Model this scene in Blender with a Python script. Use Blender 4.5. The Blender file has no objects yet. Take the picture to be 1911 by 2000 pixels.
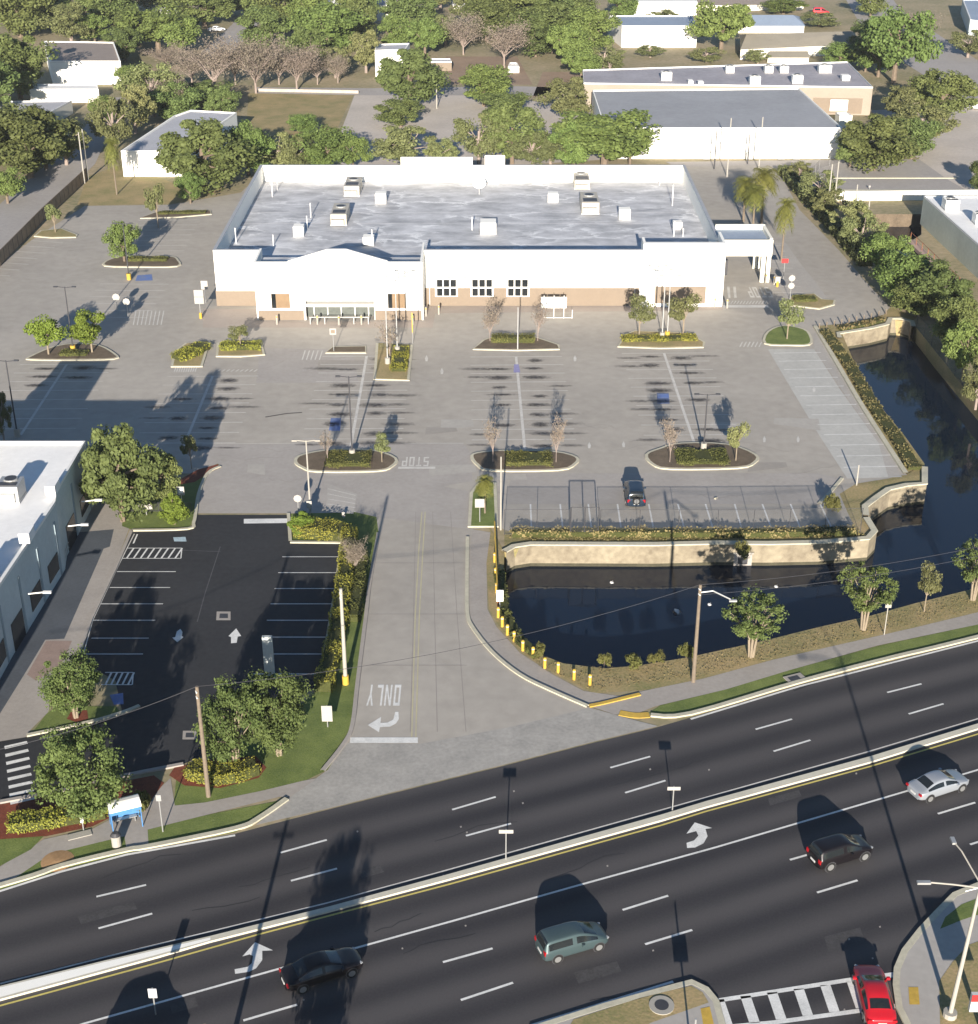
import bpy, bmesh, math, random
import numpy as np
from mathutils import Vector, Matrix
from mathutils.geometry import tessellate_polygon
random.seed(7)
R = math.radians
scn = bpy.context.scene
col = scn.collection

# ------------------------------------------------------------------ camera, sky, sun, exposure
F_PX, YH, CX, CY = 2900.0, -480.0, 955.0, 1000.0      # photo size 1911 x 2000
PITCH = math.atan((CY - YH) / F_PX)
CAM_H = 73.7 * math.cos(PITCH)
cam = bpy.data.cameras.new('camera'); camo = bpy.data.objects.new('camera', cam); col.objects.link(camo)
camo.location = (0, 0, CAM_H); camo.rotation_euler = (math.pi/2 - PITCH, 0, 0)
cam.sensor_fit = 'HORIZONTAL'; cam.sensor_width = 36; cam.lens = 36 * F_PX / 1911.0
cam.clip_start = 1; cam.clip_end = 9000
scn.camera = camo

SUN_AZ, SUN_EL = R(2.2), R(14.5)                       # light travels towards +Y, a little to +X
world = bpy.data.worlds.new("World"); scn.world = world; world.use_nodes = True
wn = world.node_tree.nodes; wl = world.node_tree.links
bg = wn['Background']; sky = wn.new('ShaderNodeTexSky'); sky.sky_type = 'NISHITA'; sky.sun_disc = False
sky.sun_elevation = SUN_EL; sky.sun_rotation = math.pi + SUN_AZ; sky.air_density = 1.0; sky.dust_density = 0.2; sky.ozone_density = 3.5
wl.new(sky.outputs[0], bg.inputs[0]); bg.inputs[1].default_value = 0.06
sl = bpy.data.lights.new('sun', 'SUN'); sl.energy = 5.0; sl.angle = R(0.5); sl.color = (1.0, 0.915, 0.80)
so = bpy.data.objects.new('sun', sl); col.objects.link(so)
sd = Vector((math.sin(SUN_AZ)*math.cos(SUN_EL), math.cos(SUN_AZ)*math.cos(SUN_EL), -math.sin(SUN_EL)))
so.rotation_euler = sd.to_track_quat('-Z', 'Y').to_euler(); so.location = (0, -50, 200)
scn.view_settings.view_transform = 'Standard'; scn.view_settings.look = 'None'
scn.view_settings.gamma = 1; scn.view_settings.exposure = 1.2
scn.render.engine = 'CYCLES'
scn.cycles.max_bounces = 6; scn.cycles.transparent_max_bounces = 12

# ------------------------------------------------------------------ placing: photo pixel -> point on the plane at height z
cp, sp = math.cos(PITCH), math.sin(PITCH)
def P(x, y, z=0.0):
    u, v = x - CX, y - CY
    d = Vector((u, F_PX*cp - v*sp, -F_PX*sp - v*cp))
    return Vector((0, 0, CAM_H)) + d * ((z - CAM_H) / d.z)
def HT(x, yb, yt):                                     # height of something standing at (x, yb) whose top is seen at yt
    b = P(x, yb); v = yt - CY
    dy = F_PX*cp - v*sp; dz = -F_PX*sp - v*cp
    return CAM_H + dz * (b.y / dy)
def S(y):                                              # pixels per metre across, at a ground row
    return (y - YH) / 73.7
def D2(p): return (p.x, p.y)

# ------------------------------------------------------------------ materials
MATS = {}
def mat(name, c, rough=0.85, var=0.18, scale=0.4, fine=6.0, metal=0.0, bump=0.0, coat=0.0, spec=0.3, c2=None, obj_var=0.0):
    if name in MATS: return MATS[name]
    m = bpy.data.materials.new(name); m.use_nodes = True; MATS[name] = m
    n = m.node_tree.nodes; l = m.node_tree.links; b = n['Principled BSDF']
    b.inputs['Roughness'].default_value = rough; b.inputs['Metallic'].default_value = metal
    b.inputs['Specular IOR Level'].default_value = spec
    if coat: b.inputs['Coat Weight'].default_value = coat; b.inputs['Coat Roughness'].default_value = 0.04
    if var > 0:
        tc = n.new('ShaderNodeTexCoord')
        n1 = n.new('ShaderNodeTexNoise'); n1.inputs['Scale'].default_value = scale; n1.inputs['Detail'].default_value = 6; n1.inputs['Roughness'].default_value = 0.65
        n2 = n.new('ShaderNodeTexNoise'); n2.inputs['Scale'].default_value = fine; n2.inputs['Detail'].default_value = 4
        l.new(tc.outputs['Object'], n1.inputs['Vector']); l.new(tc.outputs['Object'], n2.inputs['Vector'])
        ad = n.new('ShaderNodeMath'); ad.operation = 'MULTIPLY_ADD'; ad.inputs[1].default_value = 0.62
        l.new(n1.outputs['Fac'], ad.inputs[0])
        mu = n.new('ShaderNodeMath'); mu.operation = 'MULTIPLY'; mu.inputs[1].default_value = 0.38
        l.new(n2.outputs['Fac'], mu.inputs[0]); l.new(mu.outputs[0], ad.inputs[2])
        cr = n.new('ShaderNodeValToRGB'); l.new(ad.outputs[0], cr.inputs[0])
        cr.color_ramp.elements[0].position = 0.32; cr.color_ramp.elements[1].position = 0.68
        lo = [max(0, k*(1-var)) for k in c] if c2 is None else list(c2)
        hi = [min(1, k*(1+var)) for k in c]
        cr.color_ramp.elements[0].color = (*lo, 1); cr.color_ramp.elements[1].color = (*hi, 1)
        out = cr.outputs[0]
        if obj_var:
            oi = n.new('ShaderNodeObjectInfo'); hs = n.new('ShaderNodeHueSaturation')
            mr = n.new('ShaderNodeMapRange'); mr.inputs[3].default_value = 1 - obj_var; mr.inputs[4].default_value = 1 + obj_var
            l.new(oi.outputs['Random'], mr.inputs[0]); l.new(mr.outputs[0], hs.inputs['Value'])
            mh = n.new('ShaderNodeMapRange'); mh.inputs[3].default_value = 0.5 - obj_var*0.09; mh.inputs[4].default_value = 0.5 + obj_var*0.06
            ms = n.new('ShaderNodeMath'); ms.operation = 'FRACT'; m7 = n.new('ShaderNodeMath'); m7.operation = 'MULTIPLY'; m7.inputs[1].default_value = 7.3
            l.new(oi.outputs['Random'], m7.inputs[0]); l.new(m7.outputs[0], ms.inputs[0]); l.new(ms.outputs[0], mh.inputs[0]); l.new(mh.outputs[0], hs.inputs['Hue'])
            l.new(out, hs.inputs['Color']); out = hs.outputs[0]
        l.new(out, b.inputs['Base Color'])
        if bump:
            bp = n.new('ShaderNodeBump'); bp.inputs['Strength'].default_value = bump; bp.inputs['Distance'].default_value = 0.05
            l.new(n2.outputs['Fac'], bp.inputs['Height']); l.new(bp.outputs[0], b.inputs['Normal'])
    else:
        b.inputs['Base Color'].default_value = (*c, 1)
    return m
def leafmat(name, dark, light, ov=0.25):
    m = mat(name, light, 0.7, 0.25, 0.9, 5.0, c2=dark, obj_var=ov, spec=0.25)
    n = m.node_tree.nodes; l = m.node_tree.links; b = n['Principled BSDF']
    tr = n.new('ShaderNodeBsdfTranslucent'); mx = n.new('ShaderNodeMixShader'); mx.inputs[0].default_value = 0.22
    src = b.inputs['Base Color'].links[0].from_socket; l.new(src, tr.inputs['Color'])
    l.new(b.outputs[0], mx.inputs[1]); l.new(tr.outputs[0], mx.inputs[2]); l.new(mx.outputs[0], n['Material Output'].inputs['Surface'])
    return m

CONC = mat('lot_concrete', (0.358, 0.328, 0.288), 0.9, 0.16, 0.07, 0.8, bump=0.1)
CONC2 = mat('pale_concrete', (0.37, 0.345, 0.315), 0.9, 0.12, 0.15, 2.5)
CONC3 = mat('stall_concrete', (0.43, 0.42, 0.39), 0.9, 0.14, 0.2, 2.0)
WALK = mat('walk_concrete', (0.33, 0.30, 0.27), 0.9, 0.14, 0.3, 3)
KERB = mat('kerb_concrete', (0.47, 0.44, 0.34), 0.85, 0.15, 0.5, 4)
KERBY = mat('kerb_yellow', (0.50, 0.33, 0.06), 0.8, 0.2, 0.8, 4)
MEDIAN = mat('median_concrete', (0.52, 0.49, 0.40), 0.85, 0.12, 0.3, 3)
BLACK = mat('new_asphalt', (0.030, 0.031, 0.034), 0.85, 0.25, 0.10, 2.0, c2=(0.020, 0.021, 0.024))
FARASPH = mat('old_asphalt', (0.34, 0.315, 0.295), 0.9, 0.15, 0.06, 1.5)
GRAVEL = mat('gravel_lot', (0.47, 0.42, 0.37), 0.95, 0.16, 0.09, 1.5)
GRASS = mat('verge_grass', (0.15, 0.18, 0.05), 0.95, 0.25, 0.5, 9, c2=(0.075, 0.11, 0.028), bump=0.4)
DRY = mat('dry_grass', (0.35, 0.25, 0.135), 0.95, 0.2, 0.22, 5, c2=(0.155, 0.165, 0.06), bump=0.4)
BASE = mat('ground_dirt', (0.34, 0.265, 0.18), 0.95, 0.25, 0.05, 1.2, c2=(0.15, 0.155, 0.07), bump=0.3)
MULCH = mat('red_mulch', (0.16, 0.045, 0.025), 0.95, 0.35, 1.0, 8)
SOIL = mat('island_soil', (0.13, 0.10, 0.07), 0.95, 0.35, 0.8, 6)
WHITEP = mat('road_paint_white', (0.74, 0.73, 0.70), 0.7, 0.06, 0.8, 9, c2=(0.50, 0.50, 0.48))
FADEP = mat('faded_paint', (0.58, 0.56, 0.52), 0.8, 0.1, 0.6, 6, c2=(0.42, 0.40, 0.37))
YELP = mat('faded_yellow_paint', (0.52, 0.44, 0.13), 0.8, 0.15, 0.6, 6)
BLUEP = mat('blue_paint', (0.07, 0.14, 0.38), 0.8, 0.2, 1.2, 6, c2=(0.19, 0.22, 0.30))
WALLW = mat('white_render', (0.86, 0.84, 0.78), 0.8, 0.04, 0.15, 2)
WALLC = mat('cream_render', (0.82, 0.78, 0.66), 0.8, 0.06, 0.3, 2)
WALLT = mat('tan_block', (0.215, 0.170, 0.128), 0.85, 0.08, 0.3, 3)
WALLB = mat('pale_blue_metal_wall', (0.46, 0.52, 0.53), 0.6, 0.12, 0.25, 3)
WALLG = mat('pale_green_wall', (0.47, 0.50, 0.43), 0.8, 0.14, 0.15, 2)
ROOFG = mat('grey_membrane', (0.31, 0.315, 0.33), 0.85, 0.14, 0.08, 1.2)
ROOFG2 = mat('purple_grey_membrane', (0.33, 0.315, 0.34), 0.85, 0.22, 0.15, 1.5)
ROOFW = mat('white_membrane', (0.78, 0.77, 0.75), 0.8, 0.10, 0.08, 1.5)
ROOFL = mat('light_grey_roof', (0.42, 0.42, 0.44), 0.8, 0.12, 0.1, 1.5)
ROOFB = mat('brown_shingle', (0.27, 0.225, 0.195), 0.9, 0.12, 0.4, 4)
ROOFT = mat('tan_shingle', (0.31, 0.275, 0.215), 0.9, 0.12, 0.3, 4)
ROOFBL = mat('blue_grey_roof', (0.27, 0.33, 0.42), 0.8, 0.10, 0.2, 2)
GLASS = mat('dark_glass', (0.012, 0.015, 0.017), 0.08, 0, spec=0.6)
TRIM = mat('white_metal', (0.72, 0.71, 0.68), 0.5, 0.05, 1, 4)
STEEL = mat('galvanised_steel', (0.42, 0.42, 0.41), 0.5, 0.1, 1, 4, metal=0.5)
DSTEEL = mat('dark_steel', (0.05, 0.05, 0.055), 0.5, 0.1, 1, 4)
WOODP = mat('pole_wood', (0.17, 0.135, 0.10), 0.9, 0.2, 1, 6)
CONCP = mat('pole_concrete', (0.34, 0.32, 0.28), 0.85, 0.08, 1, 6)
FENCEW = mat('fence_boards', (0.24, 0.185, 0.13), 0.9, 0.3, 0.8, 5)
YEL = mat('bollard_yellow', (0.50, 0.33, 0.05), 0.6, 0.12, 1, 6)
WALLST = mat('retaining_stone', (0.30, 0.26, 0.185), 0.9, 0.10, 0.16, 1.8, c2=(0.13, 0.105, 0.075))
BARK = mat('bark', (0.17, 0.13, 0.095), 0.95, 0.25, 2, 9)
PBARK = mat('pale_bark', (0.24, 0.195, 0.14), 0.9, 0.2, 2, 9)
GBARK = mat('grey_twigs', (0.27, 0.215, 0.185), 0.95, 0.2, 2, 9)
RUBBER = mat('tyre_rubber', (0.015, 0.015, 0.015), 0.85, 0.1, 2, 9)
RIM = mat('alloy_rim', (0.22, 0.22, 0.22), 0.35, 0, metal=0.3)
REDL = mat('tail_lens', (0.35, 0.01, 0.015), 0.25, 0)
LENS = mat('head_lens', (0.35, 0.36, 0.37), 0.15, 0)
PLATE = mat('plate_white', (0.5, 0.5, 0.49), 0.5, 0)
REDP = mat('sign_red', (0.5, 0.03, 0.03), 0.5, 0)
SIGNB = mat('sign_pale', (0.36, 0.34, 0.31), 0.5, 0.05, 2, 5)
L_OAK = leafmat('leaf_oak', (0.062, 0.086, 0.026), (0.140, 0.172, 0.055))
L_OLIVE = leafmat('leaf_olive', (0.095, 0.108, 0.042), (0.190, 0.200, 0.080))
L_BRIGHT = leafmat('leaf_bright', (0.08, 0.12, 0.015), (0.17, 0.225, 0.035), 0.12)
L_HEDGE = leafmat('leaf_hedge', (0.15, 0.16, 0.022), (0.31, 0.30, 0.05), 0.15)
L_DHEDGE = leafmat('leaf_dark_hedge', (0.07, 0.075, 0.02), (0.14, 0.14, 0.04), 0.15)
L_GREY = leafmat('leaf_grey', (0.14, 0.115, 0.085), (0.24, 0.20, 0.155), 0.12)
L_PALM = leafmat('leaf_palm', (0.075, 0.085, 0.018), (0.19, 0.19, 0.045), 0.15)
L_GREEN = leafmat('leaf_green', (0.070, 0.108, 0.028), (0.160, 0.210, 0.058), 0.15)
L_CREPE = leafmat('leaf_crepe', (0.05, 0.078, 0.020), (0.12, 0.150, 0.045), 0.15)

def road_asphalt():
    m = bpy.data.materials.new('road_asphalt'); m.use_nodes = True
    n = m.node_tree.nodes; l = m.node_tree.links; b = n['Principled BSDF']; b.inputs['Roughness'].default_value = 0.82
    b.inputs['Specular IOR Level'].default_value = 0.3
    tc = n.new('ShaderNodeTexCoord'); mp = n.new('ShaderNodeMapping'); mp.inputs['Rotation'].default_value = (0, 0, -ROAD_A)
    l.new(tc.outputs['Object'], mp.inputs['Vector'])
    wv = n.new('ShaderNodeTexWave'); wv.bands_direction = 'Y'; wv.inputs['Scale'].default_value = 0.095; wv.inputs['Distortion'].default_value = 1.2; wv.inputs['Detail'].default_value = 3; wv.inputs['Detail Scale'].default_value = 0.4
    l.new(mp.outputs[0], wv.inputs['Vector'])
    sc_ = n.new('ShaderNodeMapping'); sc_.inputs['Scale'].default_value = (0.02, 0.35, 1); l.new(mp.outputs[0], sc_.inputs['Vector'])
    n1 = n.new('ShaderNodeTexNoise'); n1.inputs['Scale'].default_value = 1.0; n1.inputs['Detail'].default_value = 5; l.new(sc_.outputs[0], n1.inputs['Vector'])
    n2 = n.new('ShaderNodeTexNoise'); n2.inputs['Scale'].default_value = 7; n2.inputs['Detail'].default_value = 5; l.new(tc.outputs['Object'], n2.inputs['Vector'])
    a = n.new('ShaderNodeMath'); a.operation = 'MULTIPLY_ADD'; a.inputs[1].default_value = 0.42; l.new(wv.outputs['Fac'], a.inputs[0])
    a2 = n.new('ShaderNodeMath'); a2.operation = 'MULTIPLY_ADD'; a2.inputs[1].default_value = 0.5; l.new(n1.outputs['Fac'], a2.inputs[0])
    a3 = n.new('ShaderNodeMath'); a3.operation = 'MULTIPLY'; a3.inputs[1].default_value = 0.28; l.new(n2.outputs['Fac'], a3.inputs[0])
    l.new(a3.outputs[0], a2.inputs[2]); l.new(a2.outputs[0], a.inputs[2])
    cr = n.new('ShaderNodeValToRGB'); cr.color_ramp.elements[0].position = 0.30; cr.color_ramp.elements[1].position = 0.85
    cr.color_ramp.elements[0].color = (0.027, 0.026, 0.030, 1); cr.color_ramp.elements[1].color = (0.072, 0.067, 0.068, 1)
    l.new(a.outputs[0], cr.inputs[0]); l.new(cr.outputs[0], b.inputs['Base Color'])
    return m
def water_mat():
    m = bpy.data.materials.new('pond_water'); m.use_nodes = True
    n = m.node_tree.nodes; l = m.node_tree.links; b = n['Principled BSDF']
    b.inputs['Base Color'].default_value = (0.006, 0.012, 0.024, 1); b.inputs['Roughness'].default_value = 0.03; b.inputs['IOR'].default_value = 1.33
    tc = n.new('ShaderNodeTexCoord'); n1 = n.new('ShaderNodeTexNoise'); n1.inputs['Scale'].default_value = 1.3; n1.inputs['Detail'].default_value = 3
    l.new(tc.outputs['Object'], n1.inputs['Vector']); bp = n.new('ShaderNodeBump'); bp.inputs['Strength'].default_value = 0.09; bp.inputs['Distance'].default_value = 0.1
    l.new(n1.outputs['Fac'], bp.inputs['Height']); l.new(bp.outputs[0], b.inputs['Normal'])
    return m
def roof_streak():
    m = bpy.data.materials.new('patched_roof_coating'); m.use_nodes = True
    n = m.node_tree.nodes; l = m.node_tree.links; b = n['Principled BSDF']; b.inputs['Roughness'].default_value = 0.75
    tc = n.new('ShaderNodeTexCoord'); mp = n.new('ShaderNodeMapping'); mp.inputs['Scale'].default_value = (0.9, 1.5, 1); l.new(tc.outputs['Object'], mp.inputs['Vector'])
    ns = n.new('ShaderNodeTexNoise'); ns.inputs['Scale'].default_value = 0.065; ns.inputs['Detail'].default_value = 6; ns.inputs['Roughness'].default_value = 0.6; ns.inputs['Distortion'].default_value = 1.6
    l.new(mp.outputs[0], ns.inputs['Vector'])
    wd = n.new('ShaderNodeTexNoise'); wd.inputs['Scale'].default_value = 0.22; wd.inputs['Detail'].default_value = 8; wd.inputs['Roughness'].default_value = 0.7; l.new(mp.outputs[0], wd.inputs['Vector'])
    wm = n.new('ShaderNodeVectorMath'); wm.operation = 'MULTIPLY_ADD'; wm.inputs[1].default_value = (9.0, 7.0, 0); l.new(wd.outputs['Color'], wm.inputs[0]); l.new(mp.outputs[0], wm.inputs[2])
    vo = n.new('ShaderNodeTexVoronoi'); vo.feature = 'DISTANCE_TO_EDGE'; vo.inputs['Scale'].default_value = 0.17; l.new(wm.outputs[0], vo.inputs['Vector'])
    s2 = n.new('ShaderNodeMath'); s2.operation = 'MULTIPLY'; l.new(vo.outputs['Distance'], s2.inputs[0]); l.new(ns.outputs['Fac'], s2.inputs[1])
    cr = n.new('ShaderNodeValToRGB'); cr.color_ramp.elements[0].position = 0.0; cr.color_ramp.elements[0].color = (0.85, 0.85, 0.86, 1)
    cr.color_ramp.elements[1].position = 0.034; cr.color_ramp.elements[1].color = (0.0, 0.0, 0.0, 1); l.new(s2.outputs[0], cr.inputs[0])
    n2 = n.new('ShaderNodeTexNoise'); n2.inputs['Scale'].default_value = 0.22; n2.inputs['Detail'].default_value = 9; n2.inputs['Roughness'].default_value = 0.7; l.new(mp.outputs[0], n2.inputs['Vector'])
    c2 = n.new('ShaderNodeValToRGB'); c2.color_ramp.elements[0].position = 0.36; c2.color_ramp.elements[0].color = (0.30, 0.305, 0.32, 1)
    c2.color_ramp.elements[1].position = 0.66; c2.color_ramp.elements[1].color = (0.60, 0.60, 0.615, 1); l.new(n2.outputs['Fac'], c2.inputs[0])
    n3 = n.new('ShaderNodeTexNoise'); n3.inputs['Scale'].default_value = 0.13; n3.inputs['Detail'].default_value = 6; l.new(mp.outputs[0], n3.inputs['Vector'])
    r3 = n.new('ShaderNodeMapRange'); r3.inputs[1].default_value = 0.44; r3.inputs[2].default_value = 0.62; l.new(n3.outputs['Fac'], r3.inputs[0])
    ml = n.new('ShaderNodeMath'); ml.operation = 'MULTIPLY'; l.new(cr.outputs[0], ml.inputs[0]); l.new(r3.outputs[0], ml.inputs[1])
    mx = n.new('ShaderNodeMix'); mx.data_type = 'RGBA'; l.new(ml.outputs[0], mx.inputs[0]); l.new(c2.outputs[0], mx.inputs[6]); mx.inputs[7].default_value = (0.84, 0.84, 0.84, 1)
    l.new(mx.outputs[2], b.inputs['Base Color'])
    return m
def stain_mat(name, c, k=0.85):
    m = bpy.data.materials.new(name); m.use_nodes = True
    n = m.node_tree.nodes; l = m.node_tree.links; b = n['Principled BSDF']; b.inputs['Base Color'].default_value = (*c, 1); b.inputs['Roughness'].default_value = 0.7
    tc = n.new('ShaderNodeTexCoord'); mp = n.new('ShaderNodeMapping'); mp.inputs['Location'].default_value = (-1, -1, 0); mp.inputs['Scale'].default_value = (2, 2, 0)
    l.new(tc.outputs['Generated'], mp.inputs['Vector']); ln = n.new('ShaderNodeVectorMath'); ln.operation = 'LENGTH'; l.new(mp.outputs[0], ln.inputs[0])
    ns = n.new('ShaderNodeTexNoise'); ns.inputs['Scale'].default_value = 2.5; ns.inputs['Detail'].default_value = 4; l.new(tc.outputs['Object'], ns.inputs['Vector'])
    ad = n.new('ShaderNodeMath'); ad.operation = 'ADD'; l.new(ln.outputs['Value'], ad.inputs[0]); l.new(ns.outputs['Fac'], ad.inputs[1])
    mr = n.new('ShaderNodeMapRange'); mr.inputs[1].default_value = 0.55; mr.inputs[2].default_value = 1.35; mr.inputs[3].default_value = k; mr.inputs[4].default_value = 0
    l.new(ad.outputs[0], mr.inputs[0]); l.new(mr.outputs[0], b.inputs['Alpha'])
    return m
STAIN = stain_mat('oil_stain', (0.045, 0.04, 0.042)); STAIN2 = stain_mat('faint_oil_stain', (0.10, 0.09, 0.085), 0.6)
def mesh_mat():
    m = bpy.data.materials.new('chain_link'); m.use_nodes = True
    b = m.node_tree.nodes['Principled BSDF']; b.inputs['Base Color'].default_value = (0.09, 0.09, 0.09, 1); b.inputs['Alpha'].default_value = 0.10
    return m
CHAIN = mesh_mat()

# ------------------------------------------------------------------ mesh helpers
class MB:
    def __init__(s): s.v = []; s.f = []; s.m = []; s.k = 0
    def add(s, vs, fs):
        b = len(s.v); s.v += [tuple(q) for q in vs]; s.f += [tuple(i + b for i in f) for f in fs]; s.m += [s.k]*len(fs); return s
    def box(s, c, size, rz=0.0, taper=1.0):
        x, y, z = size[0]/2, size[1]/2, size[2]/2; ca, sa = math.cos(rz), math.sin(rz)
        vs = []
        for dz in (-1, 1):
            t = taper if dz > 0 else 1
            for dx, dy in ((-1, -1), (1, -1), (1, 1), (-1, 1)):
                a, b_ = dx*x*t, dy*y*t
                vs.append((c[0] + a*ca - b_*sa, c[1] + a*sa + b_*ca, c[2] + dz*z))
        return s.add(vs, [(0, 3, 2, 1), (4, 5, 6, 7), (0, 1, 5, 4), (1, 2, 6, 5), (2, 3, 7, 6), (3, 0, 4, 7)])
    def tube(s, pts, rad, n=7):
        pts = [Vector(q) for q in pts]; rad = rad if isinstance(rad, (list, tuple)) else [rad]*len(pts)
        vs = []; fs = []
        for i, p in enumerate(pts):
            d = (pts[min(i+1, len(pts)-1)] - pts[max(i-1, 0)]).normalized()
            a = d.cross(Vector((0, 0, 1)) if abs(d.z) < 0.9 else Vector((1, 0, 0))).normalized(); b_ = d.cross(a)
            for k in range(n):
                t = 2*math.pi*k/n; vs.append(p + (a*math.cos(t) + b_*math.sin(t))*rad[i])
        for i in range(len(pts)-1):
            for k in range(n):
                fs.append((i*n+k, i*n+(k+1) % n, (i+1)*n+(k+1) % n, (i+1)*n+k))
        fs.append(tuple(range(n))[::-1]); fs.append(tuple((len(pts)-1)*n + k for k in range(n)))
        return s.add(vs, fs)
    def prism(s, poly, z0, z1):
        n = len(poly); ar = sum(poly[i][0]*poly[(i+1) % n][1] - poly[(i+1) % n][0]*poly[i][1] for i in range(n))
        if ar < 0: poly = poly[::-1]
        vs = [(q[0], q[1], z0) for q in poly] + [(q[0], q[1], z1) for q in poly]
        fs = [(i, (i+1) % n, n+(i+1) % n, n+i) for i in range(n)]
        tr = tessellate_polygon([[Vector((q[0], q[1], 0)) for q in poly]])
        for t in tr:
            a, b_, c = [Vector((poly[i][0], poly[i][1], 0)) for i in t]
            if (b_-a).cross(c-a).z < 0: t = t[::-1]
            fs.append(tuple(n + i for i in t)); fs.append(tuple(t[::-1]))
        return s.add(vs, fs)
    def build(s, name, mats, parent=None, smooth=False):
        me = bpy.data.meshes.new(name); me.from_pydata(s.v, [], s.f)
        mats = mats if isinstance(mats, (list, tuple)) else [mats]
        for m in mats: me.materials.append(m)
        if len(mats) > 1: me.polygons.foreach_set('material_index', s.m)
        if smooth: me.polygons.foreach_set('use_smooth', [True]*len(me.polygons))
        o = bpy.data.objects.new(name, me); col.objects.link(o)
        if parent: o.parent = parent
        return o
def tag(o, label=None, cat=None, group=None, kind=None):
    if label: o['label'] = label
    if cat: o['category'] = cat
    if group: o['group'] = group
    if kind: o['kind'] = kind
    return o
def empty(name, loc, rz=0.0, label=None, cat=None, group=None):
    o = bpy.data.objects.new(name, None); o.empty_display_size = 0.5; col.objects.link(o)
    o.location = loc; o.rotation_euler = (0, 0, rz); return tag(o, label, cat, group)
def kids(o): return [c for c in col.objects if c.parent is o]
def copy_tree(o, parent=None):
    c = o.copy(); col.objects.link(c); c.parent = parent
    for ch in list(o.children): copy_tree(ch, c)
    return c
def sheet(name, poly, z, m, parent=None, holes=()):
    loops = [[Vector((q[0], q[1], 0)) for q in poly]] + [[Vector((q[0], q[1], 0)) for q in h] for h in holes]
    flat = [v for lp in loops for v in lp]; fs = []
    for t in tessellate_polygon(loops):
        a, b_, c = [flat[i] for i in t]
        fs.append(tuple(t) if (b_-a).cross(c-a).z > 0 else tuple(t[::-1]))
    mb = MB(); mb.add([(v.x, v.y, z) for v in flat], fs)
    o = mb.build(name, m, parent)
    if parent is None: tag(o, kind='structure')
    return o
def pp(pts): return [D2(P(*q)) for q in pts]
def psheet(name, px, z, m, parent=None, holes=()): return sheet(name, pp(px), z, m, parent, [pp(h) for h in holes])
def smooth_px(pts, n=4, closed=False):                 # Catmull-Rom in plan
    q = [Vector(D2(P(*a))) for a in pts]; out = []
    N = len(q)
    for i in range(N if closed else N-1):
        p0 = q[(i-1) % N] if closed or i > 0 else q[0]; p1 = q[i]; p2 = q[(i+1) % N]; p3 = q[(i+2) % N] if closed or i+2 < N else q[-1]
        for k in range(n):
            t = k/n; out.append(0.5*((2*p1) + (p2-p0)*t + (2*p0-5*p1+4*p2-p3)*t*t + (3*p1-p0-3*p2+p3)*t**3))
    if not closed: out.append(q[-1])
    return [(a.x, a.y) for a in out]
def offset(line, d, closed=False):
    out = []; N = len(line)
    for i in range(N):
        a = Vector(line[i-1] if (i > 0 or closed) else line[0]); b_ = Vector(line[(i+1) % N] if (i < N-1 or closed) else line[-1])
        t = (b_ - a); t = t.normalized() if t.length > 1e-6 else Vector((1, 0)); out.append((line[i][0] - t.y*d, line[i][1] + t.x*d))
    return out
def strip(name, line, w, z0, z1, m, parent=None, closed=False):  # a band of width w centred on a plan line
    a = offset(line, w/2, closed); b_ = offset(line, -w/2, closed); n = len(line); mb = MB()
    vs = [(q[0], q[1], z1) for q in a] + [(q[0], q[1], z1) for q in b_] + [(q[0], q[1], z0) for q in a] + [(q[0], q[1], z0) for q in b_]
    fs = []
    for i in range(n if closed else n-1):
        j = (i+1) % n
        fs.append((n+i, n+j, j, i))
        if z1 - z0 > 0.01: fs += [(i, j, 2*n+j, 2*n+i), (3*n+i, 3*n+j, n+j, n+i)]
    mb.add(vs, fs); return mb.build(name, m, parent)
ROAD_V = (P(1911, 1251) - P(0, 1740)).normalized(); ROAD_A = math.atan2(ROAD_V.y, ROAD_V.x)
# ================================================================== THE GROUND
ROADM = road_asphalt(); WATER = water_mat(); ROOFS = roof_streak()
POND = [(985, 1078), (1036, 1065), (1280, 1065), (1500, 1065), (1700, 1053), (1708, 1038), (1691, 1012), (1689, 991), (1735, 957), (1806, 946), (1806, 906),
        (1766, 850), (1725, 800), (1670, 712), (1636, 653), (1732, 635), (1739, 624), (1781, 628), (1830, 690), (1911, 786), (2080, 1000), (2300, 1060), (2300, 1080),
        (1911, 1148), (1790, 1178), (1700, 1203), (1600, 1225), (1500, 1250), (1350, 1283), (1250, 1300), (1180, 1306), (1100, 1296), (1040, 1272), (1005, 1240), (990, 1200), (983, 1150)]
CANAL = [(1692, 428), (1700, 418), (1800, 418), (1800, 458), (1780, 470), (1840, 535), (1800, 560), (1742, 490)]
WZ = -2.1
sheet('ground', [(-5200, -300), (5200, -300), (5200, 7000), (-5200, 7000)], 0, BASE, holes=[pp(POND), pp(CANAL)])
for nm, hole in (('pond_bank', POND), ('canal_bank', CANAL)):
    q = pp(hole); mb = MB(); n = len(q); ar = sum(q[i][0]*q[(i+1) % n][1]-q[(i+1) % n][0]*q[i][1] for i in range(n))
    inn = offset(q, -0.25 if ar > 0 else 0.25, True)
    mb.add([(a[0], a[1], 0) for a in q] + [(a[0], a[1], -3.2) for a in inn], [(i, (i+1) % n, n+(i+1) % n, n+i) for i in range(n)])
    tag(mb.build(nm, DRY if nm == 'pond_bank' else SOIL), kind='structure')
tag(sheet('pond_water', [(-8, 80), (150, 80), (150, 240), (-8, 240)], WZ, WATER), kind='structure')

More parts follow.
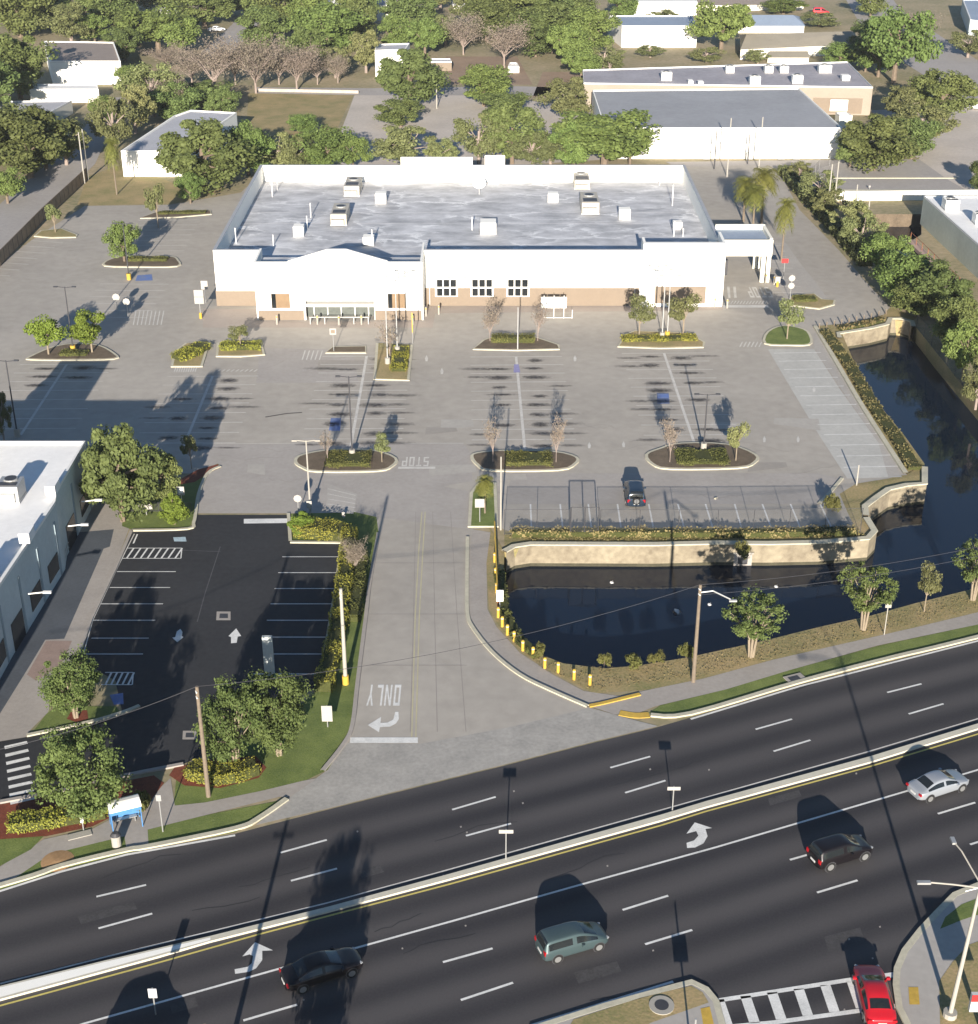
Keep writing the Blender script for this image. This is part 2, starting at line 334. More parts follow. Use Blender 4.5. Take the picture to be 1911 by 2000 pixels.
lot = psheet('parking_lot', [(-500, 1010), (-500, 520), (0, 515), (60, 470), (165, 402), (330, 400), (470, 376), (520, 330), (1330, 322), (1500, 322), (1530, 350), (1562, 410), (1640, 490), (1700, 560), (1738, 600), (1725, 616), (1650, 632), (1592, 637),
     (1640, 720), (1687, 800), (1769, 926), (1735, 935), (1672, 945), (1650, 968), (1664, 1000), (1672, 1036), (1400, 1040), (1000, 1040), (972, 1030), (922, 1034), (913, 1141), (913, 1200), (923, 1227), (961, 1275), (1015, 1319), (1077, 1350), (1148, 1381),
     (1210, 1399), (1285, 1419), (1152, 1451), (981, 1495), (759, 1550), (640, 1580), (500, 1612), (560, 1562), (640, 1504), (671, 1455), (688, 1418), (698, 1336), (715, 1200), (722, 1141), (739, 1039), (735, 1010), (700, 985), (650, 1002), (563, 1003), (382, 1003), (385, 960), (405, 925), (330, 925), (200, 900)], 0.02, CONC)
black = psheet('asphalt_lot', [(379, 1006), (563, 1006), (567, 1060), (668, 1062), (656, 1150), (641, 1240), (624, 1340), (500, 1400), (410, 1470), (358, 1493), (246, 1514), (100, 1545), (0, 1568), (-250, 1625), (-250, 1490), (55, 1440), (174, 1413), (239, 1394), (225, 1330), (155, 1290), (177, 1211), (225, 1111), (257, 1037), (371, 1035), (378, 1022)], 0.02, BLACK)
psheet('sidewalk', [(-500, 1010), (200, 905), (235, 985), (252, 1032), (222, 1110), (175, 1210), (150, 1285), (100, 1330), (95, 1390), (60, 1425), (50, 1440), (-250, 1490), (-500, 1490)], 0.012, WALK)
road = psheet('road', [(-600, 1893), (0, 1738), (119, 1699), (246, 1667), (459, 1629), (640, 1582), (759, 1552), (981, 1497), (1152, 1453), (1280, 1422), (1349, 1402), (1561, 1338), (1749, 1290), (1911, 1249), (2600, 1076), (4500, 1500), (4500, 3200), (-900, 3200)], 0.01, ROADM)
# patches of newer or paler concrete in the lot
for k, q in enumerate([[(396, 868), (905, 866), (922, 890), (922, 940), (700, 980), (563, 1003), (382, 1003), (398, 930)], [(508, 680), (640, 682), (690, 690), (700, 748), (500, 748)],
        [(1000, 925), (1600, 925), (1640, 935), (1600, 985), (985, 985)], [(690, 1000), (735, 1010), (915, 1034), (915, 960), (760, 930), (700, 960)]]):
    psheet('concrete_patch', q, 0.024 + 0.0015*k, mat('patch_concrete', (0.345, 0.318, 0.292), 0.9, 0.12, 0.2, 2), lot)
psheet('pale_stall_strip', [(1500, 682), (1590, 682), (1640, 760), (1716, 865), (1762, 932), (1655, 935), (1600, 850), (1540, 750)], 0.026, CONC3, lot)
psheet('pale_stall_strip', [(1508, 474), (1535, 474), (1560, 510), (1600, 560), (1620, 590), (1545, 592), (1520, 560), (1506, 520)], 0.026, CONC2, lot)
psheet('store_walk', [(396, 604), (500, 604), (506, 628), (830, 628), (828, 598), (1412, 598), (1412, 606), (850, 612), (845, 640), (480, 640), (396, 640)], 0.03, mat('walk_pinkish', (0.35, 0.30, 0.26), 0.9, 0.1, 0.3, 3), lot)
psheet('lane_strip', [(1592, 640), (1600, 640), (1692, 800), (1772, 928), (1735, 932), (1716, 865), (1640, 755), (1590, 680)], 0.03, CONC2, lot)

# lawns, verges and beds
def grass(px, m=GRASS, z=0.016, nm='grass'): return tag(psheet(nm, px, z, m), kind='structure')
grass([(1265, 1394), (1349, 1396), (1561, 1332), (1749, 1284), (1911, 1242), (2600, 1068), (2600, 1040), (1911, 1220), (1715, 1262), (1544, 1309), (1418, 1347), (1290, 1378)])
grass([(985, 1078), (965, 1040), (955, 1080), (955, 1190), (975, 1225), (1020, 1275), (1090, 1320), (1160, 1355), (1271, 1347), (1373, 1326), (1510, 1289), (1646, 1258), (1783, 1227), (1911, 1196), (2600, 1040), (2300, 1080), (1911, 1148), (1790, 1178), (1700, 1203), (1600, 1225), (1500, 1250), (1350, 1283), (1250, 1300), (1180, 1306), (1100, 1296), (1040, 1272), (1005, 1240), (990, 1200), (983, 1150)], DRY)
psheet('sidewalk', [(1148, 1378), (1200, 1362), (1271, 1347), (1373, 1326), (1510, 1289), (1646, 1258), (1783, 1227), (1911, 1196), (2600, 1040), (2600, 1056), (1911, 1220), (1715, 1261), (1544, 1309), (1418, 1347), (1280, 1380), (1235, 1398), (1200, 1396)], 0.022, WALK)
psheet('footpath', [(922, 1034), (958, 1040), (950, 1100), (952, 1190), (970, 1225), (1015, 1275), (1080, 1318), (1140, 1350), (1210, 1360), (1150, 1378), (1077, 1350), (1015, 1319), (961, 1275), (923, 1227), (913, 1200), (913, 1141)], 0.018, WALK)
grass([(0, 1738), (119, 1699), (246, 1667), (459, 1626), (510, 1602), (555, 1562), (400, 1593), (288, 1621), (192, 1644), (96, 1668), (21, 1719), (-40, 1748)], z=0.014)
psheet('sidewalk', [(-200, 1755), (0, 1693), (85, 1640), (181, 1619), (213, 1602), (284, 1580), (400, 1568), (512, 1545), (590, 1526), (620, 1520), (566, 1558), (546, 1557), (400, 1593), (288, 1621), (290, 1654), (247, 1664), (243, 1634), (192, 1646), (96, 1670), (21, 1721), (-200, 1800)], 0.022, WALK)
psheet('footpath', [(333, 1520), (342, 1580), (285, 1584), (306, 1545)], 0.019, WALK)
grass([(346, 1500), (430, 1475), (560, 1400), (630, 1340), (650, 1240), (660, 1130), (672, 1060), (560, 1062), (562, 1004), (650, 1000), (700, 984), (736, 1010), (739, 1039), (722, 1141), (715, 1200), (698, 1336), (688, 1418), (671, 1455), (640, 1504), (590, 1528), (512, 1545), (400, 1568), (338, 1580)], GRASS, 0.017)
psheet('mulch_bed', [(340, 1500), (440, 1478), (500, 1478), (520, 1500), (505, 1520), (430, 1540), (360, 1535), (330, 1515)], 0.030, MULCH)
psheet('mulch_bed', [(-200, 1600), (0, 1572), (120, 1550), (300, 1515), (320, 1530), (290, 1570), (210, 1600), (180, 1615), (90, 1634), (0, 1640), (-200, 1690)], 0.024, MULCH)
grass([(-200, 1690), (0, 1640), (85, 1634), (60, 1660), (0, 1692), (-200, 1755)], GRASS, 0.027)
grass([(62, 1432), (90, 1395), (110, 1380), (225, 1380), (236, 1392), (174, 1411)], GRASS, 0.024)
psheet('mulch_bed', [(130, 1405), (140, 1388), (170, 1388), (172, 1405), (150, 1412)], 0.034, MULCH)
grass([(238, 1028), (240, 975), (262, 955), (330, 955), (375, 925), (425, 906), (432, 912), (405, 924), (388, 960), (382, 1006), (376, 1022), (366, 1032), (255, 1034)], GRASS, 0.028)
psheet('mulch_bed', [(355, 935), (385, 918), (425, 907), (432, 913), (408, 924), (380, 942), (345, 948)], 0.036, MULCH)
grass([(940, 1000), (985, 1078), (955, 1190), (950, 1100), (958, 1040)], DRY, 0.014)
grass([(985, 1040), (1000, 1036), (1672, 1036), (1690, 1015), (1691, 1012), (1708, 1038), (1700, 1053), (1500, 1065), (1036, 1065), (985, 1078)], DRY, 0.024)
grass([(1672, 1036), (1655, 1000), (1640, 965), (1672, 945), (1735, 935), (1769, 926), (1806, 906), (1806, 946), (1735, 957), (1689, 991), (1691, 1012)], DRY, 0.024)
grass([(1592, 637), (1640, 653 - 14), (1670, 712), (1725, 800), (1766, 850), (1806, 906), (1769, 928), (1687, 802), (1640, 722)], DRY, 0.024)
grass([(1592, 637), (1650, 632), (1725, 616), (1742, 600), (1790, 620), (1781, 628), (1739, 624), (1732, 635), (1636, 653)], DRY, 0.026)
# the district behind the store
grass([(480, 262), (485, 182), (690, 184), (655, 258), (600, 275)], DRY, 0.012)
grass([(150, 402), (170, 345), (240, 320), (345, 360), (440, 355), (430, 376), (330, 398)], DRY, 0.03)
psheet('gravel_lot', [(648, 312), (668, 250), (692, 186), (760, 184), (960, 186), (1060, 200), (1180, 215), (1200, 310), (900, 330), (690, 330)], 0.014, GRAVEL)
psheet('street', [(500, 170), (500, 182), (730, 186), (1000, 186), (1170, 190), (1170, 172), (1000, 168), (730, 172)], 0.02, FARASPH)
psheet('street', [(-300, 640), (-220, 500), (0, 398), (60, 345), (120, 300), (168, 245), (190, 190), (238, 190), (235, 215), (185, 320), (80, 425), (0, 505), (-200, 640)], 0.022, FARASPH)
psheet('street', [(378, 115), (440, 60), (480, 20), (500, -60), (560, -60), (520, 30), (470, 85), (440, 118)], 0.018, FARASPH)
psheet('street', [(1600, -90), (1680, -90), (1760, 20), (1911, 118), (2400, 420), (2400, 620), (1911, 215), (1700, 80)], 0.018, FARASPH)
psheet('rear_lane', [(1300, 316), (1645, 312), (2000, 310), (2000, 372), (1560, 378), (1545, 352), (1500, 322), (1320, 326)], 0.024, FARASPH)
psheet('side_lot', [(1700, 215), (1911, 210), (2300, 300), (2300, 420), (1911, 385), (1850, 350), (1780, 300), (1740, 260)], 0.03, GRAVEL)
psheet('rear_yard', [(1060, 140), (1220, 140), (1140, 190), (1040, 190)], 0.02, mat('red_earth', (0.28, 0.20, 0.14), 0.95, 0.2, 0.2, 2))
psheet('rear_yard', [(870, 110), (1010, 110), (1040, 165), (880, 165)], 0.016, MATS['red_earth'])
for i, (x0, x1, y) in enumerate([(505, 690, 177), (0+1560, 1860, 372), (1545, 1870, 348)]):
    strip('kerb', pp([(x0, y), (x1, y)]), 0.5, 0.02, 0.14, KERB, lot)

# ------------------------------------------------------------------ kerbs
def kerb(px, m=KERB, w=0.32, h=0.14, n=4, parent=lot, nm='kerb'): return strip(nm, smooth_px(px, n), w, 0.0, h, m, parent)
kerb([(-600, 1893), (0, 1731), (119, 1693), (246, 1662), (290, 1655), (459, 1620), (505, 1600), (560, 1562)], parent=road, w=0.4)
kerb([(2600, 1070), (1911, 1245), (1749, 1284), (1561, 1333), (1349, 1395), (1271, 1398)], parent=road, w=0.4)
kerb([(1268, 1397), (1240, 1398), (1210, 1393)], KERBY, parent=road, w=0.7, h=0.05); kerb([(1150, 1380), (1180, 1374), (1250, 1357)], KERBY, parent=road, w=0.35, h=0.10)
kerb([(913, 1050), (912, 1141), (913, 1200), (923, 1227), (961, 1275), (1015, 1319), (1077, 1350), (1148, 1381)])
kerb([(630, 1507), (671, 1455), (688, 1418), (698, 1336), (715, 1200), (722, 1141), (739, 1042)], WALK)
kerb([(382, 1004), (388, 965), (405, 926), (430, 912)]); kerb([(382, 1004), (378, 1022), (366, 1034), (257, 1037)], KERB, parent=black)
kerb([(563, 1004), (567, 1059)], KERB, n=1, parent=black); kerb([(567, 1060), (668, 1061)], KERB, n=1, parent=black); kerb([(668, 1061), (656, 1150), (641, 1240), (624, 1340)], KERB, n=1, parent=black)
kerb([(257, 1037), (225, 1111), (177, 1211), (152, 1285)], WALK, n=1, parent=black)
kerb([(52, 1438), (174, 1412), (239, 1393), (272, 1380)], KERB, parent=black); kerb([(0, 1568), (120, 1545), (246, 1516), (358, 1494)], WALK, parent=black)
kerb([(1592, 639), (1640, 720), (1687, 800), (1769, 927)], KERB, w=0.5, h=0.25)
kerb([(1600, 985), (1622, 962), (1645, 935)], KERB); kerb([(1396, 664+310), (1400, 975)], KERB)
def island(px, m, k=3):
    q = smooth_px(px, k, True); n = len(q); ar = sum(q[i][0]*q[(i+1) % n][1]-q[(i+1) % n][0]*q[i][1] for i in range(n))
    o = MB().prism(offset(q, 0.15 if ar > 0 else -0.15, True), 0.0, 0.17).build('planting_island', m); tag(o, kind='structure')
    strip('kerb', q, 0.36, 0.0, 0.15, KERB, o, True); return o
ISL = [([(60, 698), (102, 680), (143, 673), (191, 676), (223, 693), (222, 702), (140, 704), (60, 703)], SOIL), ([(205, 520), (215, 508), (250, 502), (330, 502), (347, 510), (345, 521), (275, 522)], SOIL),
       ([(275, 427), (300, 417), (330, 412), (410, 412), (412, 419), (345, 425)], SOIL), ([(68, 462), (80, 452), (120, 448), (150, 460), (148, 464), (100, 465)], DRY),
       ([(336, 717), (342, 688), (364, 672), (408, 668), (393, 717)], DRY), ([(424, 697), (426, 672), (440, 666), (508, 666), (515, 694), (470, 697)], DRY),
       ([(732, 742), (737, 672), (804, 675), (797, 744)], DRY), ([(637, 690), (650, 679), (714, 678), (714, 690)], SOIL),
       ([(925, 683), (945, 666), (965, 659), (1045, 660), (1090, 675), (1092, 683), (1010, 685)], SOIL), ([(1208, 678), (1222, 655), (1240, 648), (1345, 652), (1375, 670), (1373, 679), (1290, 681)], DRY),
       ([(1495, 672), (1500, 650), (1530, 638), (1570, 645), (1583, 660), (1580, 674), (1540, 675)], GRASS), ([(1540, 597), (1545, 578), (1590, 575), (1605, 586), (1630, 588), (1628, 596), (1600, 604)], DRY),
       ([(578, 905), (584, 893), (620, 884), (660, 880), (730, 882), (772, 897), (765, 912), (735, 921), (620, 922), (592, 915)], SOIL),
       ([(922, 895), (932, 887), (985, 882), (1080, 884), (1125, 895), (1122, 908), (1090, 919), (960, 920), (935, 911)], SOIL),
       ([(1263, 890), (1290, 878), (1330, 868), (1420, 870), (1475, 890), (1473, 905), (1440, 915), (1310, 917), (1275, 908)], SOIL),
       ([(917, 1030), (921, 965), (935, 945), (966, 945), (970, 1030)], GRASS)]
for k, (q, m) in enumerate(ISL): island(q, m, 3 if k in (0, 1, 10, 12, 13, 14) else 1)

# ------------------------------------------------------------------ median and road paint
med = MB().prism(pp([(-900, 2130), (-300, 1998), (0, 1930), (205, 1880), (411, 1832), (640, 1775), (880, 1710), (1290, 1595), (1380, 1568), (1698, 1481), (1911, 1416), (2600, 1215), (2600, 1222), (1911, 1426), (1698, 1492), (1380, 1579), (1290, 1606), (880, 1720), (640, 1784), (411, 1842), (309, 1872), (0, 1956), (-300, 2040), (-900, 2190)]), 0.0, 0.16).build('median', MEDIAN)
tag(med, kind='structure')
def pline(px, w=0.15, m=WHITEP, parent=road, nm='lane_line', z=0.02): return strip(nm, pp(px), w, z, z, m, parent)
pline([(-300, 2052), (0, 1965), (309, 1881), (500, 1827), (640, 1790), (880, 1727), (1290, 1613), (1380, 1585), (1698, 1498), (1911, 1434), (2600, 1230)], 0.14, YELP)
pline([(0, 1922), (205, 1870), (411, 1820), (640, 1764), (880, 1698), (1290, 1583), (1698, 1468), (1911, 1404)], 0.12, FADEP)
pline([(-300, 1822), (0, 1741), (119, 1703), (246, 1670), (459, 1632)], 0.2); pline([(1349, 1405), (1561, 1341), (1749, 1293), (1911, 1252), (2600, 1078)], 0.2)
pline([(100, 2020), (164, 2000), (580, 1883)], 0.16); pline([(604, 1877), (660, 1862), (900, 1795), (1118, 1733), (1400, 1655), (1770, 1546), (1911, 1504), (2300, 1388)], 0.16)
for a, b_ in [((188, 1752), (285, 1729)), ((548, 1666), (638, 1641)), ((883, 1582), (968, 1557)), ((1192, 1500), (1270, 1478)), ((1476, 1425), (1547, 1405)), ((1733, 1353), (1800, 1336)),
              ((192, 1814), (297, 1785)), ((568, 1721), (658, 1697)), ((910, 1633), (998, 1609)), ((1221, 1549), (1300, 1525)), ((1511, 1468), (1583, 1446)), ((1775, 1395), (1843, 1375)),
              ((865, 1880), (962, 1853)), ((1216, 1778), (1305, 1750)), ((1543, 1680), (1620, 1658)), ((1832, 1590), (1905, 1568)), ((475, 1994), (580, 1963)),
              ((900, 1954), (1002, 1920)), ((1260, 1845), (1352, 1817)), ((1596, 1744), (1675, 1720)), ((1895, 1650), (1970, 1627))]:
    pline([a, b_], 0.17, nm='lane_dash')
pline([(1000, 2015), (1052, 1999), (1315, 1918)], 0.18)
for q in [[(640, 1766), (700, 1745)], [(1550, 1350), (1590, 1335)]]: pline(q, 0.1, mat('sealed_joint', (0.02, 0.02, 0.022), 0.6, 0.1, 1, 5), nm='sealed_joint', z=0.016)
psheet('white_median_top', [(-300, 2004), (0, 1933), (205, 1883), (411, 1835), (411, 1840), (309, 1868), (0, 1952), (-300, 2034)], 0.163, WALLW, med)
TAR = MATS['sealed_joint']
for k in range(16):                                     # thin wandering cracks sealed with tar
    x, y = random.uniform(60, 1800), random.uniform(1500, 1980)
    if 1740 - x*0.256 + 25 > y: continue
    q = [(x, y)]
    for j in range(5): q.append((q[-1][0] + random.uniform(14, 42), q[-1][1] - random.uniform(1, 14)))
    pline(q, 0.045, TAR, nm='tar_crack', z=0.0165)
for k, q in enumerate([[(150, 1790), (260, 1762), (268, 1776), (158, 1806)], [(700, 1700), (742, 1690), (750, 1704), (706, 1716)], [(1120, 1900), (1205, 1878), (1214, 1898), (1130, 1922)], [(1500, 1560), (1560, 1543), (1566, 1556), (1504, 1574)], [(330, 1960), (380, 1948), (388, 1966), (336, 1980)], [(1610, 1830), (1680, 1812), (1690, 1840), (1618, 1860)]]):
    psheet('asphalt_patch', q, 0.0145, mat('asphalt_patch', (0.055, 0.053, 0.055), 0.9, 0.25, 1.5, 6), road)
# crosswalk ladder over the side street
for q in [[(1395, 1956), (1656, 1915), (1750, 1903)], [(1405, 2008), (1511, 1998), (1671, 1976), (1760, 1964)]]: pline(q, 0.32, nm='crosswalk_bar')
for i in range(7):
    x = 1404 + i*52; pline([(x, 1953 - i*7), (x + 18, 2006 - i*7.2)], 0.62, nm='crosswalk_bar')
psheet('stop_bar', [(1724, 1904), (1752, 1903), (1753, 1910), (1725, 1911)], 0.022, WHITEP, road)
# south corner pavement and corner island
cor = pp([(2300, 1660), (1911, 1733), (1865, 1752), (1829, 1789), (1799, 1821), (1767, 1862), (1752, 1897), (1750, 1929), (1756, 1972), (1771, 2002), (1800, 2100), (2300, 2300)])
c = MB().prism(cor, 0.0, 0.14).build('sidewalk', CONC2); tag(c, kind='structure')
strip('kerb', pp([(2300, 1660), (1911, 1731), (1865, 1750), (1829, 1787), (1799, 1819), (1767, 1860), (1752, 1895), (1750, 1927), (1756, 1970), (1771, 2000), (1800, 2100)]), 0.4, 0, 0.15, KERB, c)
sheet('verge', pp([(1846, 1795), (1878, 1770), (1930, 1750), (2200, 1700), (2200, 1790), (1911, 1790), (1880, 1800), (1836, 1818)]), 0.15, GRASS, c)
sheet('verge', pp([(1862, 1880), (1890, 1850), (1930, 1835), (2200, 1800), (2300, 2200), (1850, 2100), (1836, 2010), (1834, 1920)]), 0.15, DRY, c)
sheet('tactile_paving', pp([(1774, 1932), (1793, 1932), (1796, 1966), (1776, 1966)]), 0.152, KERBY, c)
cor = pp([(1040, 2012), (1180, 1968), (1318, 1930), (1351, 1921), (1379, 1935), (1398, 1958), (1412, 2010), (1440, 2120), (1000, 2120)])
c = MB().prism(cor, 0.0, 0.14).build('sidewalk', CONC2); tag(c, kind='structure')
strip('kerb', cor, 0.4, 0, 0.15, KERB, c, True)
sheet('verge', pp([(1120, 1995), (1250, 1953), (1320, 1936), (1350, 1929), (1372, 1942), (1384, 1962), (1270, 2002), (1200, 2060), (1080, 2060)]), 0.15, DRY, c)
sheet('tactile_paving', pp([(1368, 1974), (1386, 1970), (1394, 2004), (1374, 2010)]), 0.152, KERBY, c)
mh = P(1292, 1968); MB().tube([(mh.x, mh.y, 0.1), (mh.x, mh.y, 0.2)], 0.75, 20).build('manhole_cover', CONCP, c); MB().tube([(mh.x, mh.y, 0.2), (mh.x, mh.y, 0.21)], 0.42, 20).build('manhole_lid', DSTEEL, c)

# ------------------------------------------------------------------ driveway, entrance lettering
for dx in (0, 8): pline([(804+dx, 1440), (811+dx, 1200), (818+dx, 1073), (824+dx*0.8, 1000)], 0.11, mat('worn_yellow_paint', (0.44, 0.40, 0.24), 0.8, 0.12, 0.5, 5, c2=(0.37, 0.34, 0.26)), lot, z=0.032)
psheet('stop_bar', [(684, 1441), (816, 1441), (816, 1452), (683, 1452)], 0.034, WHITEP, lot)
def poly_mark(nm, pts, o, ax, sx, sy, z, m, parent):   # outline in local units placed at o, turned by ax
    ca, sa = math.cos(ax), math.sin(ax); return sheet(nm, [(o.x + a*sx*ca - b_*sy*sa, o.y + a*sx*sa + b_*sy*ca) for a, b_ in pts], z, m, parent)
GLY = {'O': [[(0, 0), (.6, 0), (.6, 1), (0, 1)], [(.17, .14), (.43, .14), (.43, .86), (.17, .86)]], 'N': [[(0, 0), (.15, 0), (.15, .72), (.45, 0), (.62, 0), (.62, 1), (.47, 1), (.47, .3), (.17, 1), (0, 1)]],
       'L': [[(0, 0), (.55, 0), (.55, .15), (.17, .15), (.17, 1), (0, 1)]], 'Y': [[(.23, 0), (.39, 0), (.39, .45), (.62, 1), (.45, 1), (.31, .62), (.17, 1), (0, 1), (.23, .45)]],
       'S': [[(0, 0), (.6, 0), (.6, .57), (.17, .57), (.17, .86), (.6, .86), (.6, 1), (0, 1), (0, .43), (.43, .43), (.43, .14), (0, .14)]], 'T': [[(.23, 0), (.39, 0), (.39, .86), (.62, .86), (.62, 1), (0, 1), (0, .86), (.23, .86)]],
       'P': [[(0, 0), (.17, 0), (.17, .42), (.6, .42), (.6, 1), (0, 1)], [(.17, .56), (.43, .56), (.43, .86), (.17, .86)]]}
def word(txt, px_tl, px_tr, px_bl, m, parent, z=0.034):    # reads upright for traffic driving towards the camera: letters run right to left
    tl, tr, bl = P(*px_tl), P(*px_tr), P(*px_bl); w = (tr-tl).length; h = (tl-bl).length; n = len(txt); st = w/(n*0.62+(n-1)*0.2)
    for i, ch in enumerate(txt):
        g = GLY[ch]; loops = [[(tr.x - (i*0.82 + a)*st, tl.y - b_*h) for a, b_ in lp] for lp in g]
        sheet('painted_letter', loops[0], z, m, parent, loops[1:])
psheet('driveway_apron', [(500, 1611), (560, 1563), (640, 1506), (676, 1452), (820, 1454), (1000, 1420), (1150, 1384), (1210, 1400), (1283, 1418), (1152, 1450), (981, 1494), (759, 1549), (640, 1579)], 0.024, mat('apron_concrete', (0.36, 0.34, 0.31), 0.9, 0.12, 0.5, 3.5, c2=(0.26, 0.25, 0.23)), lot)
for k in range(26):
    x, y = random.uniform(560, 1900), random.uniform(1420, 1980)
    if 1255 + (1911-x)*0.256 + 40 < y: psheet('road_stud', [(x, y), (x+3, y-1), (x+4, y+2), (x+1, y+3)], 0.02, WALK, road)
for k in range(14):
    x, y = random.uniform(480, 1560), random.uniform(700, 960); w_ = random.uniform(20, 90); psheet('surface_patch', [(x, y), (x+w_, y+random.uniform(-2, 2)), (x+w_*1.05, y+random.uniform(6, 26)), (x-2, y+random.uniform(6, 22))], 0.0285+0.0003*k, mat(['patch_light', 'patch_dark'][k % 2], [(0.385, 0.36, 0.325), (0.305, 0.28, 0.25)][k % 2], 0.9, 0.12, 0.3, 2), lot)
word('ONLY', (720, 1338), (784, 1338), (720, 1379), WHITEP, lot)
word('STOP', (786, 893), (838, 893), (786, 911), FADEP, lot); psheet('stop_bar', [(778, 912), (850, 912), (850, 916), (777, 916)], 0.034, FADEP, lot)
word('STOP', (1456, 561), (1500, 561), (1456, 581), FADEP, lot)
for x in (1420, 1432): psheet('painted_letter', [(x, 560), (x+5, 560), (x+7, 582), (x+2, 582)], 0.034, FADEP, lot)
psheet('stop_bar', [(1412, 596), (1500, 596), (1502, 601), (1412, 601)], 0.034, FADEP, lot)
psheet('turn_arrow', [(772, 1391), (778, 1391), (779, 1405), (773, 1414), (762, 1420), (742, 1421), (740, 1431), (718, 1417), (744, 1401), (743, 1413), (757, 1412), (768, 1406)], 0.034, WHITEP, lot)
psheet('turn_arrow', [(458, 1894), (484, 1889), (492, 1882), (494, 1868), (487, 1865), (473, 1869), (498, 1841), (533, 1857), (512, 1858), (512, 1876), (500, 1892), (486, 1899), (459, 1903)], 0.024, WHITEP, road)
psheet('turn_arrow', [(1341, 1647), (1356, 1642), (1364, 1633), (1360, 1624), (1341, 1629), (1357, 1607), (1391, 1618), (1378, 1620), (1382, 1634), (1374, 1648), (1358, 1656), (1342, 1657)], 0.024, WHITEP, road)
psheet('direction_arrow', [(352, 1229), (356, 1235), (355, 1243), (358, 1245), (346, 1255), (336, 1246), (342, 1245), (345, 1234)], 0.03, WHITEP, black)
psheet('direction_arrow', [(461, 1228), (471, 1243), (464, 1244), (462, 1256), (451, 1257), (451, 1245), (446, 1243)], 0.03, WHITEP, black)
psheet('stop_bar', [(476, 1014), (563, 1013), (563, 1022), (476, 1023)], 0.03, WHITEP, black)
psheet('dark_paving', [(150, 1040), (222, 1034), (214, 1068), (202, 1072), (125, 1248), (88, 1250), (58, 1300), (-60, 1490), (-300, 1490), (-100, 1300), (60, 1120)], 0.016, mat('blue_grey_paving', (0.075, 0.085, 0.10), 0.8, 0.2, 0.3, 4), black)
psheet('pink_pavers', [(90, 1252), (140, 1252), (120, 1300), (70, 1330), (52, 1318)], 0.019, mat('pink_pavers', (0.27, 0.20, 0.17), 0.9, 0.15, 1, 6), black)
def dwell(px, m, nm): return psheet(nm, px, 0.03, m, black)
for y, a, b_ in [(1117, 228, 343), (1148, 214, 332), (1180, 194, 318), (1212, 178, 303), (1247, 178, 290), (1278, 163, 279), (1088, 551, 661), (1119, 543, 656), (1150, 536, 652), (1180, 528, 648), (1212, 521, 645), (1245, 532, 638), (1278, 534, 632), (1317, 495, 626)]:
    pline([(a, y), (b_, y)], 0.11, WHITEP, black, 'stall_line', 0.03)
pline([(262, 1043), (228, 1111), (181, 1211), (163, 1276)], 0.1, FADEP, black, 'stall_line', 0.028); pline([(268, 1044), (260, 1062)], 0.14, WHITEP, black, 'stall_line', 0.03)
for (x0, x1, y0, y1, sl_, n) in [(247, 355, 1071, 1091, -14, 8), (205, 260, 1314, 1338, -12, 5)]:
    pline([(x0, y0), (x1, y0)], 0.1, WHITEP, black, 'stall_line', 0.03); pline([(x0+sl_*0.6, y1), (x1-2, y1)], 0.1, WHITEP, black, 'stall_line', 0.03); pline([(x1, y0), (x1-2, y1)], 0.1, WHITEP, black, 'stall_line', 0.03)
    for k in range(n):
        x = x0 + (x1-x0)*(k+0.6)/n; pline([(x+6, y0), (x+6+sl_, y1)], 0.16, WHITEP, black, 'hatch_line', 0.032)
psheet('wheelchair_symbol', [(338, 1050), (362, 1049), (364, 1058), (340, 1058)], 0.03, mat('pale_blue_paint', (0.35, 0.45, 0.5), 0.8, 0.3, 3, 9), black)
psheet('wheelchair_symbol', [(214, 1358), (240, 1354), (241, 1376), (222, 1377)], 0.03, BLUEP, black)
for x, y in ((437, 1204), (371, 1437)):
    psheet('drain_collar', [(x-14, y-9), (x+13, y-9), (x+13, y+8), (x-15, y+8)], 0.03, WALK, black); psheet('drain_grate', [(x-8, y-5), (x+8, y-5), (x+8, y+4), (x-9, y+4)], 0.034, DSTEEL, black)
for i in range(8):                                      # shared path bars at the lower left
    y = 1452 + i*15.5; psheet('crosswalk_bar', [(8+i*1.6, y+6), (52+i*2, y-4), (54+i*2, y+1), (9+i*1.6, y+12)], 0.03, WHITEP, black)
for q in [[(430, 1068), (400, 1160), (385, 1215)], [(355, 1075), (430, 1078)]]: pline(q, 0.08, mat('crack_seal', (0.08, 0.08, 0.085), 0.8, 0.3, 2, 6), black, 'crack', 0.028)
pline([(518, 815), (560, 808), (590, 806)], 0.25, STAIN.copy() if False else mat('dark_scrape', (0.09, 0.08, 0.075), 0.8, 0.3, 2, 6), lot, 'scrape', 0.034)
pline([(396, 867), (700, 866), (905, 866)], 0.08, FADEP, lot, 'joint', 0.03)
for x in (812, 845, 880): pline([(x, 1000), (x + (x-830)*0.25, 1200), (x + (x-830)*0.6, 1430)], 0.06, mat('joint_dark', (0.28, 0.255, 0.235), 0.9, 0.1, 1, 5), lot, 'joint', 0.03)
for y in (1100, 1200, 1300): pline([(720, y), (912, y)], 0.06, MATS['joint_dark'], lot, 'joint', 0.03)

for k in range(22):                                     # hairline cracks in the car park
    x, y = random.uniform(430, 1560), random.uniform(660, 980); q = [(x, y)]
    for j in range(6): q.append((q[-1][0] + random.uniform(6, 26), q[-1][1] + random.uniform(-7, 7)))
    pline(q, 0.05, MATS['joint_dark'], lot, 'crack', 0.0335)
